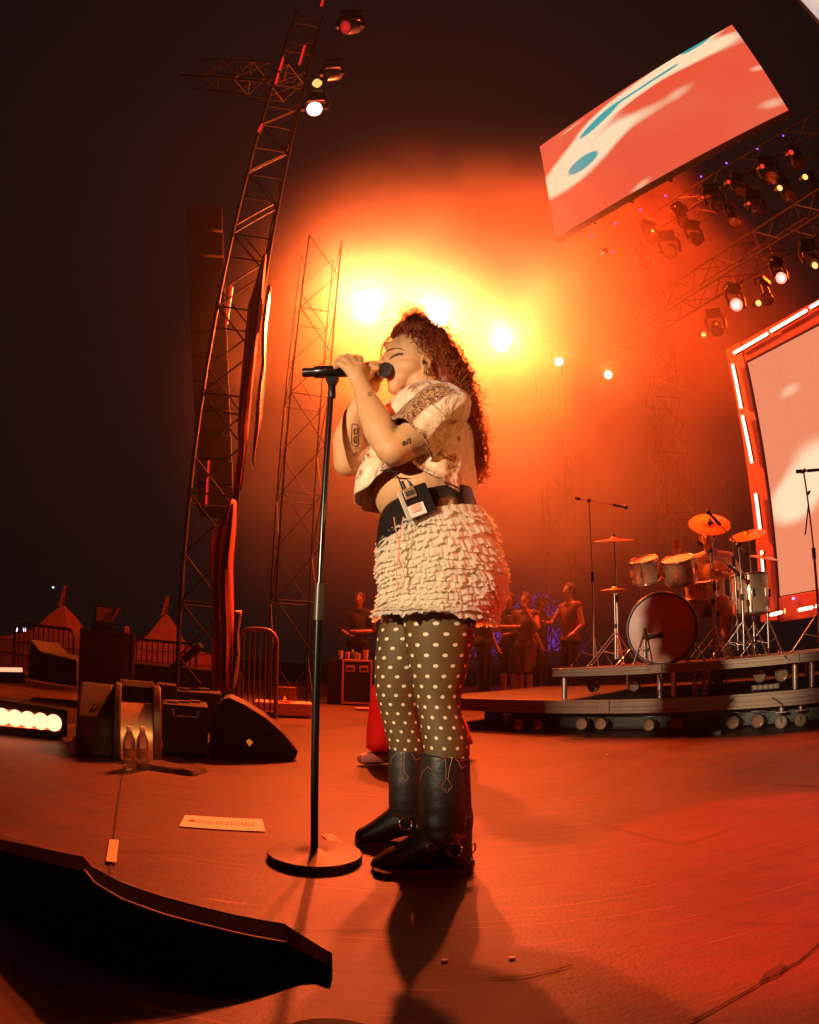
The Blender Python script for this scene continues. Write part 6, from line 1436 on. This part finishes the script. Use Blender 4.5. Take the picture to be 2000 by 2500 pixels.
# dark skip and slanted beam beside the tents
q = Vector((*at(120, 1640, 7.5).xy, 0)); o = MB().prism([at(x, y, 7.5) for x, y in ((75, 1560), (100, 1590), (188, 1610), (190, 1690), (66, 1690))], (0, .8, 0)).build('covered_gear', carp, None, bevel=.02, loc=q); tag(o, 'dark covered heap of gear before the larger tent', 'gear')
o = MB().bar(at(400, 1650, 8.6), at(492, 1575, 8.6), .14, .1).build('ramp_beam', black, None, bevel=.01, loc=at(400, 1650, 8.6)); tag(o, 'dark slanted beam crossing the barrier of the smaller tent', 'beam')
o = MB().box(at(400, 1668, 8.8), (2.4, .5, .55)).build('storage_chest', black, None, bevel=.02, loc=at(400, 1690, 8.8)); tag(o, 'long black trunk along the foot of the smaller tent barrier', 'trunk')

# ------------------------------------------------------------------ tree beyond the stage lit violet
leaf = mat('tree_leaf', (.08, .10, .06), .7, vary=.4); rt_ = random.Random(4)
tb0 = Vector((*at(1255, 1650, 24).xy, -1.5)); tr_ = thing('broadleaf_tree', tb0, 'leafy tree far beyond the stage, lit violet between the dancers', 'tree')
MB().tube([tb0, tb0+Vector((.1, 0, 2)), tb0+Vector((-.1, .1, 4))], [.25, .18, .10], 10).build('trunk', mat('bark', (.08, .05, .04), .9), tr_, True)
cr_ = MB()
for k in range(60):
    cc = Vector((*at(rt_.uniform(1170, 1345), 1600, 24).xy, 0)); cc.y += rt_.uniform(-1, 1); xx = (cc.x-tb0.x); top_ = at(1250, 1452, 24).z; cc.z = rt_.uniform(1.2, top_-abs(xx-.2)*.55)
    for i in range(70):
        p = cc+Vector((rt_.gauss(0, .22), rt_.gauss(0, .22), rt_.gauss(0, .18))); a = Vector((rt_.uniform(-1, 1), rt_.uniform(-1, 1), rt_.uniform(-1, 1))).normalized(); b_ = a.orthogonal().normalized(); s2 = rt_.uniform(.04, .09)
        cr_.add([p-a*s2, p+b_*s2*.6, p+a*s2, p-b_*s2*.6], [[0, 1, 2, 3]])
cr_.build('crown', leaf, tr_)
lamp('violet_tree_light', 'SPOT', (tb0.x+1.5, tb0.y-5, 1.0), 6000, (.22, .05, 1.0), tb0+Vector((0, 0, 4)), .2, 60, .5)
# ------------------------------------------------------------------ moving-head lamps
def moving_head():
    t = thing('moving_head_lamp', (0, 0, 0), 'x', 'stage lamp', 'moving-head lamps of the rig')
    MB().box((0, 0, -.05), (.30, .24, .10)).build('base', blackm, t, bevel=.015)
    y = MB()
    y.tube([Vector((-.17, 0, -.42)), Vector((-.19, 0, -.25)), Vector((-.15, 0, -.12)), Vector((0, 0, -.105)), Vector((.15, 0, -.12)), Vector((.19, 0, -.25)), Vector((.17, 0, -.42))], [.035, .04, .045, .05, .045, .04, .035], 12)
    y.build('yoke', mat('yoke_black', (.05, .045, .045), .35, .2), t, True)
    h = MB().lathe([(.0001, -.17), (.08, -.165), (.115, -.12), (.125, -.04), (.13, .08), (.125, .10), (.115, .10)], Matrix.Identity(4), 28, False).build('head', mat('head_black', (.05, .045, .045), .30, .2, coat=.3), t, True)
    MB().lathe([(.0001, .095), (.06, .092), (.116, .085)], Matrix.Identity(4), 28, False).build('lens', mat('front_lens', (.25, .16, .12), .08, .3, coat=1), h, True)
    h.location = (0, 0, -.40)
    return t
proto = moving_head(); first = [True]
def aim(o, d, sc=1.0):
    h = kid(o, 'head')[0]; h.rotation_euler = Vector(d).to_track_quat('Z', 'Y').to_euler(); o.scale = (sc, sc, sc)
def put(px, py, z, d, label, lens=None, sc=1.0, rotz=0.0):
    o = proto if first[0] else copy_tree(proto); first[0] = False
    p = atz(px, py, z); o.location = p+Vector((0, 0, .40*sc)); o.rotation_euler = (0, 0, rotz); aim(o, Matrix.Rotation(-rotz, 3, 'Z') @ Vector(d), sc); o['label'] = label
    l_ = kid(kid(o, 'head')[0], 'lens')[0]; l_.data = l_.data.copy(); l_.data.materials[0] = lens or MATS['front_lens']
    return o
gl_cells = {}
def led_face(name, col, s, back=(.2, .01, .01)):
    if name in MATS: return MATS[name]
    m = bpy.data.materials.new(name); m.use_nodes = True; nt = m.node_tree; nt.nodes.clear(); L = nt.links.new
    o = nt.nodes.new('ShaderNodeOutputMaterial'); e = nt.nodes.new('ShaderNodeEmission'); L(e.outputs[0], o.inputs[0]); tc = nt.nodes.new('ShaderNodeTexCoord'); v = nt.nodes.new('ShaderNodeTexVoronoi'); v.inputs['Scale'].default_value = 30; v.inputs['Randomness'].default_value = .15
    L(tc.outputs['Object'], v.inputs['Vector']); r_ = nt.nodes.new('ShaderNodeMapRange'); r_.inputs[1].default_value = .55; r_.inputs[2].default_value = .35; L(v.outputs['Distance'], r_.inputs[0])
    mx = nt.nodes.new('ShaderNodeMixRGB'); L(r_.outputs[0], mx.inputs[0]); mx.inputs[1].default_value = (*back, 1); mx.inputs[2].default_value = (*col, 1); L(mx.outputs[0], e.inputs[0]); e.inputs[1].default_value = s; MATS[name] = m; return m
wf, rf_, yf = led_face('led_white', (1, .7, .6), 3.0, (.8, .15, .1)), led_face('led_red', (1, .02, .02), 1.2), glow('warm_face', (1, .62, .15), 2.2)
to_cam = lambda px, py, z: (EYEV-atz(px, py, z)).normalized()
put(768, 266, 7.2, to_cam(768, 266, 7.2), 'lamp glaring pinkish white alone in the dark above the singer', glow('white_face', (1, .66, .55), 7), .85)
put(855, 66, 8.0, to_cam(855, 66, 8)*.5+Vector((-.8, -.2, -.4)), 'lamp with red dotted face near the top edge of the photo', rf_, .9)
put(810, 182, 8.0, Vector((-.9, -.3, -.45)), 'dim brownish lamp with a small yellow spot, between the red and white ones', None, .8)
q = atz(771, 201, 7.6); o = MB().cyl(q, q+Vector((.03, .05, .02)), .06, n=20).build('small_lamp', glow('yellow_face', (1, .55, .15), 1.2), None, True, loc=q); tag(o, 'small yellow lamp face above the glaring white lamp', 'stage lamp')
B2 = glow('blinder_face', (1.0, .72, .42), 30)
names = ['biggest blinding lamp of the rear truss, left of the singer\'s head', 'blinding lamp of the rear truss just behind the singer\'s hair', 'third blinding lamp, in the haze right of the hair', 'small bright lamp fourth along the rear truss', 'small bright lamp fifth and last along the rear truss']
for (x, y, k), p, l in zip(BACK, BACKP, names):
    s_ = {1.0: 1.5, .75: 1.35, .45: 1.2, .04: .75}[k]; o = put(x, y, 6.6, (EYEV-p).normalized(), l, B2 if k > .1 else glow('blinder_small', (1, .7, .35), 10), s_)
hang = [(1948, 400, 7.6, 'topmost pale round lamp near the right edge'), (1885, 432, 7.6, 'orange-topped lamp left of the topmost pale one'), (1810, 465, 7.6, 'cup-shaped lamp third in the upper row from the right'), (1747, 496, 7.6, 'cup-shaped lamp fourth in the upper row from the right'), (1668, 540, 7.6, 'dim lamp fifth in the upper row from the right'), (1590, 577, 7.6, 'faint lamp sixth in the upper row from the right'),
        (1925, 478, 7.2, 'lamp with two lit fins below the upper row'), (1850, 510, 7.2, 'lamp with brown side in the second row'), (1790, 538, 7.2, 'brown flat lamp in the middle of the second row'), (1698, 582, 7.2, 'lamp hanging low in the second row'), (1638, 612, 7.2, 'faint lamp in the second row near the screen corner'), (1575, 640, 7.2, 'faintest lamp at the left end of the second row'),
        (1905, 676, 6.0, 'lamp with white dotted face tilted down, lower truss'), (1872, 728, 6.0, 'lamp with a pale crescent body over the light tubes'), (1750, 802, 6.0, 'lamp with a thin pale crescent left of the light tubes'), (1995, 470, 7.4, 'lamp cut by the right photo edge, upper group'), (1985, 640, 6.0, 'lamp with a yellow spot cut by the right photo edge')]
hr2 = random.Random(9)
for i, (x, y, z, l) in enumerate(hang):
    d = Vector((hr2.uniform(-.6, .1), hr2.uniform(-.8, -.2), -1))
    put(x, y, z, d, l, wf if i == 12 else None, hr2.uniform(.82, 1.0), hr2.uniform(-.6, .6))
put(1798, 744, 6.0, to_cam(1798, 744, 6), 'round lamp with white dotted face aimed at the viewer', wf, .95)
for (x, y, r_, kd, l) in [(1932, 372, .040, 'r', 'small red lamp dot beside the topmost pale lamp'), (1861, 406, .036, 'r', 'small red lamp dot left of the orange-topped lamp'), (1966, 432, .045, 'y', 'bright orange lamp dot near the right edge'), (1904, 459, .045, 'y', 'bright orange lamp dot above the finned lamp'), (1779, 444, .032, 'r', 'red lamp dot above the third cup-shaped lamp'), (1715, 482, .03, 'r', 'dim red lamp dot left of the fourth cup-shaped lamp'),
                        (1828, 497, .03, 'r', 'dim red lamp dot in the second row'), (1990, 648, .05, 'y', 'warm yellow lamp dot by the right edge over the wall'), (1852, 740, .05, 'y', 'warm yellow lamp dot beside the dotted white lamp'), (1718, 817, .045, 'y', 'warm yellow lamp dot lowest left of the light tubes'), (1480, 613, .035, 'r', 'dim red lamp dot below the left corner of the hanging screen')]:
    q = atz(x, y, 7.0 if y < 600 else 5.9); t = thing('spot_lamp', q, l, 'stage lamp', 'small spot lamps between the moving heads')
    MB().ell(q, (r_, r_, r_), None, 16, 10).build('lamp_face', glow('dot_red', (1, .05, .02), .9) if kd == 'r' else glow('dot_warm', (1, .45, .12), 2.0), t, True); MB().cyl(q+Vector((0, r_*.6, .02)), q+Vector((0, r_*.6+.10, .06)), r_*1.15, r_*.8, 14).build('housing', black, t, True)
for i, (x, y) in enumerate([(1445, 578), (1502, 546), (1563, 512), (1625, 478), (1712, 431), (1774, 398), (1849, 363), (1912, 331), (1497, 615)]):
    q = atz(x, y, 8.4); o = MB().ell(q, .020, None, 10, 6).build('marker_light', glow('violet_dot', (.35, .10, 1.0), 1.8), None, True, loc=q); tag(o, ['second', 'third', 'fourth', 'fifth', 'sixth', 'seventh', 'eighth', 'last', 'first'][i]+' tiny violet marker light from the left under the hanging screen', 'marker light', 'violet marker lights')
q = onw(1864, 1460, .1); q = onplane(1937, 1461, WP+WN*.1, WN); o = MB().ell(q, .018, None, 10, 6).build('marker_light', glow('violet_dot2', (.5, .3, 1.0), 3), None, True, loc=q); tag(o, 'tiny violet light just under the video wall', 'marker light')
q = onplane(1916, 1492, WP+WN*.16, WN); o = MB().ell(q, (.012, .012, .035), None, 12, 8).build('small_lamp', glow('dot_warm', (1, .45, .12), 2.0), None, True, loc=q); tag(o, 'thin upright yellow lamp between two low light tubes', 'stage lamp')
# ------------------------------------------------------------------ stage haze
hz = MB().box((5, 30, 7.5), (150, 110, 19)).build('haze', mat('haze', (1, 1, 1)))
m = MATS['haze']; nt = m.node_tree
for n_ in list(nt.nodes):
    if n_.type != 'OUTPUT_MATERIAL': nt.nodes.remove(n_)
v = nt.nodes.new('ShaderNodeVolumePrincipled'); nt.links.new(v.outputs[0], nt.nodes['Material Output'].inputs['Volume'])
v.inputs['Color'].default_value = (0.95, 0.93, 0.9, 1); v.inputs['Density'].default_value = 0.0008; v.inputs['Anisotropy'].default_value = 0.5
tag(hz, 'thin even stage haze', None, None, 'stuff')
# thicker smoke hanging upstage round the rear truss
SCN, SRD = Vector((2.0, 9.8, 5.2)), Vector((6.8, 4.6, 6.0))
sk_ = MB().ell((0, 0, 0), (1, 1, 1), None, 40, 24).build('smoke', mat('smoke', (1, 1, 1)))
sk_.location = SCN; sk_.scale = SRD
m = MATS['smoke']; nt = m.node_tree
for n_ in list(nt.nodes):
    if n_.type != 'OUTPUT_MATERIAL': nt.nodes.remove(n_)
L = nt.links.new
v = nt.nodes.new('ShaderNodeVolumePrincipled'); L(v.outputs[0], nt.nodes['Material Output'].inputs['Volume'])
v.inputs['Color'].default_value = (0.95, 0.9, 0.8, 1); v.inputs['Anisotropy'].default_value = 0.45
tc = nt.nodes.new('ShaderNodeTexCoord'); ln = nt.nodes.new('ShaderNodeVectorMath'); ln.operation = 'LENGTH'; L(tc.outputs['Object'], ln.inputs[0])
mr = nt.nodes.new('ShaderNodeMapRange'); mr.interpolation_type = 'SMOOTHSTEP'; mr.inputs[1].default_value = 1.0; mr.inputs[2].default_value = 0.30; L(ln.outputs['Value'], mr.inputs[0])
nz = nt.nodes.new('ShaderNodeTexNoise'); nz.inputs['Scale'].default_value = 3.2; nz.inputs['Detail'].default_value = 2; nz.inputs['Distortion'].default_value = .6; L(tc.outputs['Object'], nz.inputs['Vector'])
m2 = nt.nodes.new('ShaderNodeMapRange'); m2.inputs[1].default_value = .35; m2.inputs[2].default_value = .7; m2.inputs[3].default_value = .30; m2.inputs[4].default_value = 1.8; L(nz.outputs['Fac'], m2.inputs[0])
mu = nt.nodes.new('ShaderNodeMath'); mu.operation = 'MULTIPLY'; L(mr.outputs[0], mu.inputs[0]); L(m2.outputs[0], mu.inputs[1])
m3 = nt.nodes.new('ShaderNodeMath'); m3.operation = 'MULTIPLY'; m3.inputs[1].default_value = 0.14; L(mu.outputs[0], m3.inputs[0])
# extra density added round the lamps to widen their glow
pc = nt.nodes.new('ShaderNodeMapping'); pc.vector_type = 'TEXTURE'; q_ = (BACKP[0]+BACKP[2])/2-SCN
pc.inputs['Location'].default_value = (q_.x/SRD.x, q_.y/SRD.y-.05, q_.z/SRD.z); pc.inputs['Scale'].default_value = (3.8/SRD.x, 2.6/SRD.y, 3.0/SRD.z)
L(tc.outputs['Object'], pc.inputs['Vector']); l2 = nt.nodes.new('ShaderNodeVectorMath'); l2.operation = 'LENGTH'; L(pc.outputs[0], l2.inputs[0])
r2_ = nt.nodes.new('ShaderNodeMapRange'); r2_.interpolation_type = 'SMOOTHERSTEP'; r2_.inputs[1].default_value = 1.0; r2_.inputs[2].default_value = 0.0; r2_.inputs[4].default_value = 0.10; L(l2.outputs['Value'], r2_.inputs[0])
m4 = nt.nodes.new('ShaderNodeMath'); m4.operation = 'ADD'; L(m3.outputs[0], m4.inputs[0]); L(r2_.outputs[0], m4.inputs[1]); L(m4.outputs[0], v.inputs['Density'])
tag(sk_, 'thick drifting smoke lit amber round the rear lamps', None, None, 'stuff')
SC.cycles.volume_step_rate = 1.5
SC.cycles.volume_max_steps = 128
